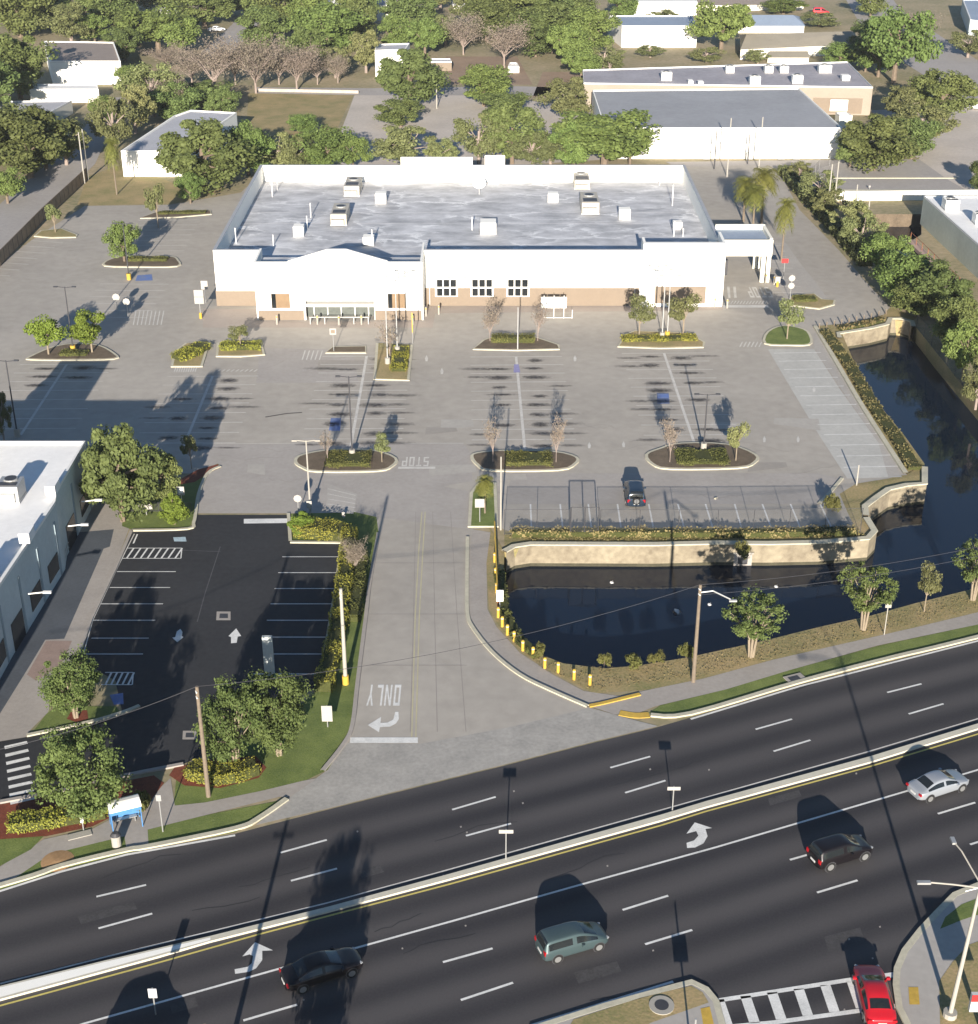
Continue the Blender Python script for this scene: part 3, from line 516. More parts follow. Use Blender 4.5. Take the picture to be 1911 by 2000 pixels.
# ------------------------------------------------------------------ stalls of the main lot
nst = [0]
def bay(top, bot, half, axis=True, left=True, right=True, step=2.74, m=FADEP, stain=True, aw=0.3, hr=None):
    a, b_ = P(*top), P(*bot); d = (b_-a); L = d.length; d.normalize(); n = Vector((-d.y, d.x, 0))
    if n.x < 0: n = -n
    if axis: strip('stall_line', [D2(a), D2(b_)], aw, 0.034, 0.034, m, lot)
    k = 0
    while k*step < L:
        c = a + d*(k*step)
        l_ = c - n*(half if left else 0); r_ = c + n*((hr or half) if right else 0)
        strip('stall_line', [D2(l_), D2(r_)], 0.13, 0.033, 0.033, m, lot)
        if stain:
            for sgn, on in ((-1, left), (1, right)):
                if random.random() < 0.12: continue
                if not on: continue
                for off, mm, pr, sz in ((0.38, STAIN, 0.85, (1.9, 0.8)), (0.85, STAIN2, 0.5, (2.6, 0.6))):
                    if random.random() < pr and nst[0] < 95:
                        q = c + d*step*0.5 + n*sgn*half*off; w = sz[0]*random.uniform(.7, 1.3); h = sz[1]*random.uniform(.6, 1.3)
                        q += d*random.uniform(-.3, .3) + n*random.uniform(-.3, .3)
                        sheet('oil_stain', [(q.x-w, q.y-h), (q.x+w, q.y-h), (q.x+w, q.y+h), (q.x-w, q.y+h)], 0.038, mm, lot); nst[0] += 1
        k += 1
bay((1008, 697), (1025, 878), 5.6, m=FADEP)
bay((716, 696), (685, 872), 5.4)
bay((1297, 690), (1357, 868), 5.2)
bay((415, 735), (355, 880), 5.4)
bay((130, 712), (40, 850), 5.6)
bay((1512, 690), (1655, 925), 0.2, axis=False, left=False, hr=5.8, m=WHITEP, stain=False)
bay((60, 470), (-220, 640), 5.2, axis=False, left=False, stain=False)
bay((262, 555), (215, 620), 4.8, axis=False, stain=True); bay((1530, 480), (1570, 575), 4.5, axis=False, left=True, right=False, stain=False)
bay((330, 430), (290, 500), 4.8, axis=False, stain=False)
for x0, x1 in [(1036, 1038), (1094, 1099), (1149, 1155), (1206, 1213), (1267, 1276), (1324, 1336), (1378, 1392), (1435, 1448), (1489, 1506), (1544, 1563), (1602, 1624)]:
    pline([(x0, 985), (x1, 1031)], 0.16, WHITEP, lot, 'stall_line', 0.034)
for (x0, y0, x1, y1, n) in [(340, 718, 385, 727, 10), (424, 722, 505, 726, 9), (590, 685, 632, 703, 5), (1445, 668, 1490, 678, 6), (260, 607, 322, 635, 8), (1415, 588, 1500, 594, 14)]:
    for k in range(n): pline([(x0+(x1-x0)*(k+.7)/n, y0), (x0+(x1-x0)*k/n, y1)], 0.14, FADEP, lot, 'hatch_line', 0.036)
for px in ([(646, 817), (666, 817), (664, 842), (642, 842)], [(1283, 768), (1306, 768), (1308, 789), (1284, 789)], [(268, 538), (296, 536), (298, 548), (264, 549)]):
    psheet('wheelchair_symbol', px, 0.038, BLUEP, lot)
psheet('wheelchair_symbol', [(1004, 712), (1013, 712), (1016, 728), (1003, 728)], 0.039, mat('violet_paint', (0.25, 0.24, 0.42), 0.8, 0.2, 3, 9), lot)
psheet('no_parking_box', [(640, 945), (697, 965), (690, 1004), (636, 1000)], 0.03, CONC2, lot)
for k in range(5): pline([(640, 955+k*10), (694, 968+k*8)], 0.1, FADEP, lot, 'hatch_line', 0.034)
for x, y in [(833, 700), (863, 725), (1123, 700), (1151, 870), (1218, 868), (1493, 858), (1559, 858), (1590, 760)]:
    psheet('direction_arrow', [(x, y-6), (x+3, y), (x+2, y+6), (x-2, y+6), (x-3, y)], 0.036, FADEP, lot)
# ================================================================== BUILDINGS
def poly_building(name, label, roof_px, ref, roofm, wallm, pitch=None, parapet=0.0, cat='building', h=None, base=None, trim=True):
    """roof corners seen at height h; ref = (x, y_base, y_top) of one visible wall edge"""
    if h is None: h = HT(*ref)
    q = pp([(x, y, h) for x, y in roof_px]); cx = sum(a[0] for a in q)/len(q); cy = sum(a[1] for a in q)/len(q)
    o = empty(name, (cx, cy, 0), 0, label, cat); q = [(a[0]-cx, a[1]-cy) for a in q]
    ar = sum(q[i][0]*q[(i+1) % len(q)][1]-q[(i+1) % len(q)][0]*q[i][1] for i in range(len(q)))
    if ar < 0: q = q[::-1]
    w = MB().prism(q, 0, h - 0.02).build('wall', wallm, o)
    if pitch:                                          # gable/hip along the long side: q is a quad, ridge between mids of short sides
        n = 4; e = [(Vector(q[i]) - Vector(q[(i+1) % 4])).length for i in range(4)]
        s = 0 if e[0] > e[1] else 1
        g = [Vector(offset(q, -0.4, True)[(i+s) % 4]) for i in range(4)]
        m1 = (g[1]+g[2])/2; m2 = (g[3]+g[0])/2; hip = pitch[1]; c = (m1+m2)/2
        r1 = m1 + (c-m1)*hip; r2 = m2 + (c-m2)*hip; z = h; zt = h + pitch[0]
        mb = MB(); mb.add([(g[0].x, g[0].y, z), (g[1].x, g[1].y, z), (g[2].x, g[2].y, z), (g[3].x, g[3].y, z), (r1.x, r1.y, zt), (r2.x, r2.y, zt)],
                          [(0, 1, 4, 5), (2, 3, 5, 4), (1, 2, 4), (3, 0, 5), (3, 2, 1, 0)])
        mb.build('roof', roofm, o)
    else:
        MB().prism(offset(q, 0.0, True), h - 0.02 + 0.004, h + 0.03).build('roof', roofm, o)
        if trim:
            t = strip('parapet', offset(q, 0.14, True), 0.3, h + 0.03, h + 0.28 + parapet, TRIM if wallm is not WALLW else WALLW, o, True)
    return o, h, q, Vector((cx, cy, 0))
def on_wall(o, c, q, i, t0, t1, z0, z1, m, nm='window', d=0.06):     # panel on wall segment i, between fractions t0..t1
    a, b_ = Vector(q[i]), Vector(q[(i+1) % len(q)]); v = b_ - a; n = Vector((v.y, -v.x)).normalized()
    p = a + v*((t0+t1)/2) + n*(d/2); return MB().box((p.x, p.y, (z0+z1)/2), (v.length*(t1-t0), d, z1-z0), math.atan2(v.y, v.x)).build(nm, m, o)

# ---- the store
XL = P(422, 603).x; XR = P(1408, 595).x; Y0 = P(600, 597).y
HW = HT(422, 603, 494); YB = P(700, 322, HW).y
HR = CAM_H - (YB * -((-F_PX*sp - (354-CY)*cp)/(F_PX*cp - (354-CY)*sp)))
HR = max(HW - 3.2, min(HW - 0.8, HR))
print('store', XL, XR, Y0, YB, 'wall', HW, 'roof', HR)
st = empty('store_building', ((XL+XR)/2, Y0, 0), 0, 'large empty white supermarket building with flat streaked roof and tan lower wall bands', 'building')
ox, oy = (XL+XR)/2, Y0
def lb(mb, x0, x1, y0, y1, z0, z1): return mb.box(((x0+x1)/2-ox, (y0+y1)/2-oy, (z0+z1)/2), (x1-x0, y1-y0, z1-z0))
XG0 = P(503, 624).x; XG1 = P(827, 624).x; YG = P(600, 625).y; XRB = P(1250, 594).x
T = 0.35
w = MB()
lb(w, XL, XR, Y0+T, YB, 0, HR)                                     # body
lb(w, XL, XG0, Y0, Y0+T, 0, HW); lb(w, XG1, XRB, Y0, Y0+T, 0, HW)  # front walls
lb(w, XL, XL+T, Y0+T, YB-T, HR, HW); lb(w, XR-T, XR, Y0+T, YB-T, HR, HW)
lb(w, XL, XR, YB-T, YB, HR, HW)
w.build('wall', WALLW, st)
def at_h(x, y, Y):                                                 # the height at depth Y seen at pixel row y
    dy = F_PX*cp - (y-CY)*sp; dz = -F_PX*sp - (y-CY)*cp; return CAM_H + dz*(Y/dy)
def at_x(x, y, Y): return (x-CX) * Y/(F_PX*cp - (y-CY)*sp)
w = MB(); HB = at_h(1300, 476, Y0-0.5); lb(w, XRB, XR+0.02, Y0-0.45, Y0+T, 0, HB); lb(w, XR-T, XR+0.02, Y0+T, Y0+5, HR, HB); lb(w, XRB, XRB+T, Y0+T, Y0+2.5, HR, HB)
w.build('corner_wall', WALLW, st)
MB().prism([(XL+T-ox, T+.003), (XR-T-ox, T+.003), (XR-T-ox, YB-T-oy), (XL+T-ox, YB-T-oy)], HR, HR+0.05).build('roof', ROOFS, st)
# raised screen on the rear parapet
w = MB(); xa, xb = at_x(783, 310, YB), at_x(923, 310, YB); lb(w, xa, xb, YB-T-0.3, YB-T-0.003, HR, at_h(0, 305, YB)); xc, xd = at_x(947, 302, YB), at_x(986, 302, YB)
lb(w, xc, xd, YB-T-0.3, YB-T-0.003, HR, at_h(0, 302, YB)); w.build('rear_screen', WALLW, st)
# entrance block with its shallow gable
h1 = at_h(0, 512, YG); hg = at_h(0, 487, YG); x1, x2, xm = at_x(561, 512, YG), at_x(757, 511, YG), at_x(657, 487, YG)
w = MB(); f = [(XG0-ox, 0), (XG1-ox, 0), (XG1-ox, h1), (x2-ox, h1), (x2-ox, h1+0.12), (xm-ox+1.2, hg), (xm-ox-1.2, hg), (x1-ox, h1+0.12), (x1-ox, h1), (XG0-ox, h1)]
dx0, dx1, dz = at_x(597, 605, YG)-ox, at_x(731, 605, YG)-ox, at_h(0, 588, YG)
f = [(XG0-ox, 0), (dx0, 0), (dx0, dz), (dx1, dz), (dx1, 0)] + f[1:]
n = len(f); tr = tessellate_polygon([[Vector((a, b_, 0)) for a, b_ in f]]); yy0, yy1 = YG-oy, YG-oy+0.4
w.add([(a, yy0, b_) for a, b_ in f] + [(a, yy1, b_) for a, b_ in f], [tuple(t) for t in tr] + [tuple(n+i for i in t[::-1]) for t in tr] + [(i, (i+1) % n, n+(i+1) % n, n+i) for i in range(n)])
lb(w, XG0, XG0+0.3, YG+0.4, Y0+T, 0, h1); lb(w, XG1-0.3, XG1, YG+0.4, Y0+3, 0, h1); w.build('entrance_front', WALLW, st)
w = MB(); lb(w, XG0+0.3, XG1-0.3, YG+0.4, Y0+T, h1-1.3, h1-1.2); w.build('entrance_roof', ROOFS, st)
w = MB(); lb(w, dx0+ox, dx1+ox, YG+1.6, YG+1.66, 0, dz); w.build('entrance_glazing', mat('green_glass', (0.115, 0.125, 0.115), 0.2, 0.2, 0.5, 2), st)
for k in range(5):
    x = dx0 + (dx1-dx0)*(k+0.5)/5; MB().box((x, YG-oy+1.55, dz/2), (0.12, 0.1, dz)).build('door_frame', TRIM, st)
MB().box(((dx0+dx1)/2, YG-oy+0.9, dz*0.72), (dx1-dx0-0.02, 1.1, 0.35)).build('entrance_beam', WALLW, st)
for k in range(5):
    x = dx0 + 0.7 + (dx1-dx0-1.4)*k/4; MB().box((x, YG-oy-1.6, 0.5), (0.12, 0.12, 1.0)).build('cart_rail_post', STEEL, st)
MB().tube([(dx0+.6, YG-oy-1.6, 0.95), (dx1-.6, YG-oy-1.6, 0.95)], 0.05).build('cart_rail', STEEL, st)
def band(xa, xb, ya, yb, Y, nm='tan_band', m=WALLT, d=0.06):
    X0, X1 = at_x(xa, yb, Y), at_x(xb, yb, Y); z1 = at_h(0, ya, Y); z0 = max(0.0, at_h(0, yb, Y)); b = MB(); lb(b, X0, X1, Y-d, Y+0.01, z0, z1); return b.build(nm, m, st)
band(424, 502.5, 568, 603, Y0); band(830, 1247, 562, 598, Y0); band(1278, 1377, 559, 592, Y0-0.45); band(506, 594.5, 606, 628, YG); band(733, 824, 606, 628, YG)
for xa, xb in ((531, 567), (758, 793)):
    band(xa-2, xb+2, 571, 603, YG, 'window_surround', TRIM, 0.10); wf = band(xa, xb, 573, 601, YG, 'window', mat('amber_glass', (0.22, 0.15, 0.09), 0.35, 0.2, 0.6, 2), 0.14); b = MB()
    lb(b, at_x(xa, 590, YG), at_x(xa+8, 590, YG), YG-0.16, YG-0.141, at_h(0, 601, YG), at_h(0, 573, YG)); b.build('window_shade', GLASS, wf)
for xa, xb in ((852, 892), (921, 962), (991, 1032)):
    fr = band(xa-2, xb+2, 543, 578.5, Y0, 'window_frame', WALLW, 0.14)
    for i in range(3):
        for j in range(2):
            wd = (xb-xa)/3; b = MB(); X0, X1 = at_x(xa+i*wd+1.2, 560, Y0), at_x(xa+(i+1)*wd-1.2, 560, Y0)
            lb(b, X0, X1, Y0-0.16, Y0-0.141, at_h(0, 560+j*17.0-0.5+0.5*j, Y0), at_h(0, 545.5+j*17, Y0)); b.build('pane', GLASS, fr)
b = MB(); lb(b, at_x(847, 540, Y0), at_x(1038, 540, Y0), Y0-1.0, Y0-0.01, at_h(0, 541, Y0), at_h(0, 541, Y0)+0.12); b.build('window_canopy', STEEL, st)
for x in (468, 577, 740, 887, 940, 988, 1036, 1258, 1394, 500+40):
    Yw = YG if 506 < x < 825 else (Y0-0.45 if x > 1250 else Y0); zz = at_h(0, 512 if x > 830 else 526, Yw); MB().box((at_x(x, 520, Yw)-ox, Yw-oy-0.12, zz), (0.3, 0.22, 0.22)).build('wall_lamp', STEEL, st)
for x in (452, 484, 876, 908, 1060, 1120, 1180, 1225):
    X = at_x(x, 520, Y0); b = MB(); lb(b, X-.025, X+.025, Y0-0.012, Y0+0.01, 0.0, HW-0.05); b.build('panel_joint', mat('joint_grey', (0.30, 0.29, 0.27), 0.8, 0.1, 1, 5), st)
for x in (838, 1242): X = at_x(x, 520, Y0); b = MB(); lb(b, X-.06, X+.06, Y0-0.14, Y0-0.012, 0.2, HW-0.6); b.build('downpipe', STEEL, st)
CAP = mat('parapet_cap', (0.34, 0.35, 0.37), 0.6, 0.1, 1, 4)
for a_ in ((XL-.05, XG0, Y0-.05, Y0+T+.05, HW), (XG1, XRB, Y0-.05, Y0+T+.05, HW), (XL-.05, XL+T+.05, Y0+T+.06, YB-T-.06, HW), (XR-T-.05, XR+.05, Y0+5.1, YB-T-.06, HW), (XL-.05, XR+.05, YB-T-.05, YB+.05, HW)):
    b = MB(); lb(b, a_[0], a_[1], a_[2], a_[3], a_[4]+.003, a_[4]+.05); b.build('parapet_cap', CAP, st)
for k in range(7):
    yy = Y0 + 4 + k*5.8; b = MB(); lb(b, XL+T+.1, XR-T-.1, yy, yy+.09, HR+0.052, HR+0.058); b.build('roof_seam', ROOFL, st)
# drive-through canopy
ca = MB(); YC = P(1500, 552).y; xc0, xc1 = at_x(1408, 500, YC), at_x(1508, 500, YC); zc0, zc1 = at_h(0, 500, YC), at_h(0, 469, YC); YCB = P(1500, 440, zc1).y
lb(ca, xc0+0.05, xc1, YC, YC+0.4, zc0, zc1); lb(ca, xc0+0.05, xc1, YCB-0.4, YCB, zc0, zc1+0.2); lb(ca, xc1-0.4, xc1, YC+0.4, YCB-0.4, zc0, zc1+0.15); ca.build('canopy_fascia', WALLC, st)
ca = MB(); lb(ca, xc0+0.05, xc1-0.4, YC+0.4, YCB-0.4, zc0+0.4, zc1-0.5); ca.build('canopy_roof', ROOFBL, st)
for X in (xc1-1.1, xc1-0.35):
    for Y in (YC+0.4, YCB-0.6): b = MB(); b.box((X-ox, Y-oy, zc0/2), (0.55, 0.55, zc0)); b.build('canopy_column', WALLC, st)
b = MB(); lb(b, xc0+0.8, xc0+1.6, YCB-4, YCB-3, 0, 2.2); b.build('service_kiosk', DSTEEL, st)
for x in (1318, 1348, 1366): pass
for k, (x, y, zt) in enumerate([(532, 385, 2.4), (541, 372, 2.4), (607, 425, 2.2), (600, 448, 2), (461, 475, 2.2), (534, 480, 1.6), (727, 478, 2.2), (922, 450, 2.0), (1197, 355, 2.2), (1288, 362, 3), (1313, 402, 3.2), (1316, 462, 2.2), (1334, 462, 1.2)]):
    p = P(x, y, HR); MB().tube([(p.x-ox, p.y-oy, HR+0.04), (p.x-ox, p.y-oy, HR+zt)], 0.07).build('vent_pipe', TRIM, st)
def roof_unit(x0, x1, yf, ytop, dep, zr, label, m=TRIM, group='rooftop units', dark=True, name='rooftop_unit'):
    a, b_ = P(x0, yf, zr), P(x1, yf, zr); wd = b_.x - a.x; dy = F_PX*cp-(ytop-CY)*sp; h = CAM_H + (-F_PX*sp-(ytop-CY)*cp)*(a.y/dy) - zr; h = max(0.5, h)
    o = empty(name, ((a.x+b_.x)/2, a.y+dep/2, zr+0.04), 0, label, 'air unit' if dark else 'roof hatch', group)
    MB().box((0, 0, 0.1), (wd*1.04, dep*1.04, 0.2)).build('curb', STEEL, o); b = MB().box((0, 0, 0.2+(h-0.2)/2), (wd, dep, h-0.2)).build('casing', m, o)
    MB().box((0, -dep/2-0.02, 0.2+(h-0.2)*0.5), (wd*0.7, 0.03, (h-0.2)*0.45)).build('grille', STEEL if dark else WALLW, b)
    if dark:
        MB().tube([(0, dep*0.18, h), (0, dep*0.18, h+0.16)], min(wd, dep)*0.32, 14).build('fan_housing', STEEL, o); MB().tube([(0, dep*0.18, h+0.165), (0, dep*0.18, h+0.17)], min(wd, dep)*0.27, 14).build('fan', DSTEEL, o)
        MB().box((-wd*0.05, -dep*0.56, (h)*0.38), (wd*0.8, dep*0.12, h*0.5), 0).build('intake_hood', m, o)
        MB().box((0, dep*0.5+0.5, h*0.3), (wd*0.55, 1.0, h*0.45)).build('duct', STEEL, o); MB().box((0, -dep*0.25, h+0.03), (wd*0.8, dep*0.28, 0.05)).build('louvre', DSTEEL, o)
    return o
BG = mat('beige_metal', (0.42, 0.39, 0.33), 0.6, 0.08, 1, 4)
roof_unit(672, 702, 384, 364, 6.0, HR, 'beige air handler on the supermarket roof, rear one of the left pair', BG)
roof_unit(646, 677, 441, 419, 6.0, HR, 'beige air handler on the supermarket roof, front one of the left pair', BG)
roof_unit(1122, 1152, 370, 352, 6.0, HR, 'beige air handler on the supermarket roof, rear one of the right pair', BG)
roof_unit(1136, 1170, 419, 396, 6.0, HR, 'beige air handler on the supermarket roof, front one of the right pair', BG)
roof_unit(872, 891, 344, 325, 1.6, HR, 'small tall air unit by the rear parapet of the supermarket roof', TRIM)
for x0, x1, yf, yt, lb_ in [(573, 593, 463, 443, 'white roof hatch nearest the left front corner of the supermarket roof'), (733, 754, 399, 379, 'white roof hatch just right of the left pair of air handlers'),
       (709, 730, 481, 464, 'white roof hatch right behind the entrance gable'), (938, 969, 459, 436, 'largest white roof hatch in the middle of the supermarket roof'),
       (1070, 1090, 396, 379, 'white roof hatch left of the right pair of air handlers'), (1209, 1231, 430, 410, 'white roof hatch right of the right pair of air handlers'),
       (1315, 1332, 449, 435, 'white roof hatch by the right parapet of the supermarket'), (962, 973, 361, 349, 'tiny white roof hatch near the rear screen wall'), (812, 823, 352, 344, 'low tiny white vent at the back left of the rear screen wall')]:
    roof_unit(x0, x1, yf, yt, (x1-x0)/13.0, HR, lb_, WALLW, 'white hatches on the supermarket roof', False, 'roof_hatch')
p = P(936, 380, HR); o = empty('satellite_dish', (p.x, p.y, HR+0.04), 0, 'round white dish standing on the rear middle of the supermarket roof', 'dish')
MB().tube([(0, 0, 0), (0, 0, 1.2)], 0.08).build('mast', STEEL, o); MB().tube([(0, 0, 1.2), (0, -0.1, 1.5), (0, -0.45, 1.9)], [0.15, 0.7, 1.05], 16).build('reflector', WALLW, o)
st.location.z = 0

# ---- left foreground office building
o, h, q, c = poly_building('office_building', 'low pale blue office building with wide white flat roof beside the black asphalt lot', [(-260, 866), (167, 866), (112, 960), (108, 985), (0, 1146), (-190, 1460), (-900, 1460)], None, ROOFW, WALLB, h=6.6)
n = len(q)
for i in range(n):
    a, b_ = Vector(q[i]), Vector(q[(i+1) % n]); v = b_-a; nrm = Vector((v.y, -v.x)).normalized()
    if nrm.x > 0.5 and v.length > 4:
        k = int(v.length/4)
        for j in range(k):
            t0 = (j+0.15)/k; on_wall(o, c, q, i, t0, t0+0.55/k, 0.9 if j % 3 else 0.05, 2.6, GLASS, 'window' if j % 3 else 'door')
            on_wall(o, c, q, i, t0+0.6/k, t0+0.66/k, 0.1, 5.4, mat('pilaster_blue', (0.25, 0.31, 0.34), 0.7, 0.1, 1, 4), 'pilaster', 0.08)
def tube_lamp(x, y, dx):
    p = P(x, y, 3.4); return MB().tube([(p.x-c.x-1.6, p.y-c.y, 3.3), (p.x-c.x, p.y-c.y, 3.5)], 0.06).build('lamp_arm', TRIM, o), MB().box((p.x-c.x, p.y-c.y, 3.48), (0.7, 0.25, 0.16)).build('wall_floodlight', TRIM, o)
tube_lamp(192, 978, 1); tube_lamp(165, 1026, 1); tube_lamp(92, 1158, 1)
for a, b_, dp in (((112, 952), (97, 952), 1.0), ((62, 1045), (48, 1045), 0.8)):
    p = P(a[0]-8, a[1]+14, h); MB().box((p.x-c.x, p.y-c.y, h+0.75), (0.9, 1.6, 0.9)).build('parapet_pier', ROOFW, o)
roof_unit(-5, 38, 985, 952, 2.2, h+0.0, 'large grey rooftop unit with dark grille on the office roof at the left edge', STEEL, 'units on the office roof')
roof_unit(-60, -20, 1160, 1120, 1.6, h+0.0, 'smaller grey rooftop unit further forward on the office roof', STEEL, 'units on the office roof')
b = MB(); a0, a1 = P(80, 1160), P(-60, 1400)
MB().box((-50.5-c.x, 125-c.y, h+1.65), (6, 12, 3.3)).build('shadow_roof_block', WALLW, o)  # unseen roof block, added and sized for the shadow it casts on the lot
ramp = empty('wall_rail', (a0.x, a0.y, 0), 0, 'long concrete planter ledge along the shaded side of the office building', 'planter')
v = a1-a0; MB().box((v.x/2, v.y/2, 0.35), (1.0, v.length, 0.7), math.atan2(v.y, v.x)-math.pi/2).build('ledge', WALK, ramp); MB().box((v.x/2, v.y/2, 0.72), (0.7, v.length-.3, 0.06), math.atan2(v.y, v.x)-math.pi/2).build('soil', DRY, ramp)
ramp.name = 'planter_ledge'
hr = empty('hand_rail', D2(P(150, 1045))+(0,), 0, 'dark handrail and steps by the shaded office doorway', 'handrail')
a = P(150, 1045); pts = [P(148, 1040), P(128, 1100), P(112, 1115)]
for p in pts: MB().tube([(p.x-a.x, p.y-a.y, 0), (p.x-a.x, p.y-a.y, 1)], 0.04).build('post', STEEL, hr)
MB().tube([(p.x-a.x, p.y-a.y, 1.0) for p in pts], 0.04).build('rail', STEEL, hr); MB().tube([(p.x-a.x, p.y-a.y, .5) for p in pts], 0.03).build('rail', STEEL, hr)

# ---- buildings behind and around
o, h, q, c = poly_building('warehouse', 'wide white warehouse with plain grey flat roof behind the supermarket', [(1181, 252), (1645, 252), (1560, 174), (1157, 178)], (1400, 310, 252), ROOFG, WALLW)
for i in range(4):
    for t in (0.42, 0.60, 0.735, 0.80):
        a, b_ = Vector(q[i]), Vector(q[(i+1) % 4])
        if (Vector((b_.y-a.y, a.x-b_.x))).normalized().y < -0.8: on_wall(o, c, q, i, t, t+0.03, 0.1, 1.3, STEEL, 'wall_condenser', 0.8)
b = MB(); yf = min(v[1] for v in q); b.box((0, yf-0.04, 2.9), (abs(q[0][0]-q[1][0])*0.98, 0.05, 0.12)); b.build('wall_seam', STEEL, o)
o, h3, q, c = poly_building('office_block', 'long low building with purple grey roof crowded by white rooftop units, tan end wall', [(1140, 164), (1705, 172), (1655, 122), (1138, 138)], (1700, 225, 172), ROOFG2, mat('tan_wall', (0.30, 0.25, 0.20), 0.85, 0.08, 0.3, 3))
for i in range(4):
    a, b_ = Vector(q[i]), Vector(q[(i+1) % 4])
    if (Vector((b_.y-a.y, a.x-b_.x))).normalized().y < -0.8:
        fl = (1 if b_.x > a.x else -1)
        for t0, t1, z0, z1 in ((0.80, 0.97, 0.3, h3*0.62), ):
            f = on_wall(o, c, q, i, t0, t1, z0, z1, WALLT, 'panel_door', 0.1); on_wall(o, c, q, i, 0.86, 0.92, z0+0.5, z1-0.3, WALLW, 'window', 0.16)
for k, (x0, x1, yf, yt) in enumerate([(1292, 1312, 158, 142), (1418, 1434, 143, 130), (1494, 1510, 143, 130), (1524, 1540, 143, 130), (1600, 1624, 143, 128), (1465, 1485, 166, 150), (1548, 1568, 164, 148), (1345, 1354, 166, 158), (1364, 1374, 168, 160), (1645, 1660, 158, 148)]):
    roof_unit(x0, x1, yf, yt, 2.0, h3, ['squat white unit at the left of the purple grey roof', 'tall white unit in the back row of the purple grey roof, leftmost', 'white unit in the back row of the purple grey roof, just left of its twin', 'white unit in the back row of the purple grey roof, just right of its twin', 'wide white unit at the right of the back row on the purple grey roof',
      'white unit in the front row of the purple grey roof, left of two large ones', 'white unit in the front row of the purple grey roof, right of two large ones', 'tiny white vent at the front left of the purple grey roof', 'second tiny white vent at the front left of the purple grey roof', 'small white unit at the far right front of the purple grey roof'][k], WALLW, 'units on the purple grey roof', k < 7)
poly_building('annex', 'small white walled annex at the right end of the tan walled block', [(1640, 228), (1665, 228), (1655, 222), (1632, 222)], (1655, 250, 228), WALLW, WALLC)
poly_building('shop_building', 'white walled building with streaked blue grey roof beside the dark round tree at the top', [(1215, 52), (1362, 52), (1352, 32), (1188, 32)], (1300, 92, 52), ROOFBL, WALLW)
poly_building('hall', 'white hall with blue grey hipped roof at the top right', [(1435, 50), (1571, 50), (1560, 32), (1448, 32)], (1500, 64, 50), ROOFBL, WALLW, pitch=(1.6, 0.3))
poly_building('house', 'broad tan shingle roofed house with white gable in front of the blue roofed hall', [(1447, 96), (1672, 86), (1670, 64), (1447, 68)], (1600, 112, 92), ROOFT, WALLC, pitch=(1.8, 0.1))
poly_building('porch_gable', 'small white gabled porch in front of the tan shingle roof', [(1500, 112), (1580, 112), (1570, 100), (1510, 100)], (1540, 122, 112), ROOFT, WALLC, pitch=(0.8, 0.0))
poly_building('store_block', 'tall bright white box building at the top edge of the picture', [(1235, 5), (1362, 5), (1355, -30), (1240, -30)], (1300, 30, 5), ROOFW, WALLW)
poly_building('barn', 'long brown roofed building at the top edge right of the white box', [(1364, 10), (1570, 8), (1560, -20), (1366, -20)], (1500, 20, 9), ROOFB, WALLC, pitch=(1.5, 0.0))
poly_building('cottage', 'white walled cottage with brown shingle roof among the trees at upper left', [(98, 121), (235, 121), (222, 84), (86, 82)], (232, 166, 122), ROOFB, WALLW)
poly_building('carport', 'flat roofed white outbuilding in front of the brown shingle cottage', [(57, 176), (192, 176), (190, 166), (62, 166)], (120, 200, 176), ROOFW, WALLC)
poly_building('long_shed', 'long low white shed with pale roof at the left edge', [(-60, 232), (96, 222), (140, 198), (-60, 200)], (60, 248, 224), ROOFL, WALLC)
o, hh, q, c = poly_building('flat_roofed_block', 'white block with light grey flat roof half hidden by the big oak behind the lot', [(236, 297), (352, 297), (462, 222), (372, 217), (340, 228)], (237, 345, 297), ROOFL, WALLW)
poly_building('garage', 'small white house wall with grey roof between trees at top middle', [(732, 100), (792, 98), (800, 86), (735, 88)], (740, 150, 100), ROOFL, WALLW)
poly_building('shed', 'narrow flat roofed carport behind the pole at top middle', [(842, 122), (882, 122), (880, 116), (842, 116)], (860, 138, 122), ROOFL, WALLT)
poly_building('tiny_house', 'pale blue little house behind bare trees near the top middle', [(846, 62), (868, 62), (866, 50), (848, 50)], (856, 84, 62), ROOFL, WALLB)
poly_building('white_hut', 'small white gabled hut behind the rear gravel lot', [(992, 132), (1014, 132), (1010, 124), (995, 124)], (1000, 142, 132), ROOFW, WALLW)
poly_building('roadside_shop', 'blue grey roofed building at the top right corner', [(1895, 40), (1990, 50), (1990, 0), (1880, 0)], (1900, 70, 42), ROOFBL, WALLB)
for k, (x0, x1, y0, y1, yb, lab) in enumerate([(640, 664, 8, -6, 16, 'white house corner at the top edge left of the tall oaks'), (735, 780, 10, -10, 40, 'white walled house at the top edge above the garage'), (300, 345, 22, 4, 32, 'cream cottage glimpsed between oaks near the top left'), (885, 912, 10, -8, 22, 'white chimney sided house at the top edge above bare trees'), (452, 475, 2, -14, 12, 'pale house at the top edge beside the street')]):
    poly_building('cottage', lab, [(x0, y0), (x1, y0), (x1-3, y1), (x0+3, y1)], ((x0+x1)/2, yb, y0), ROOFL, WALLW, pitch=(1.4, 0.1))
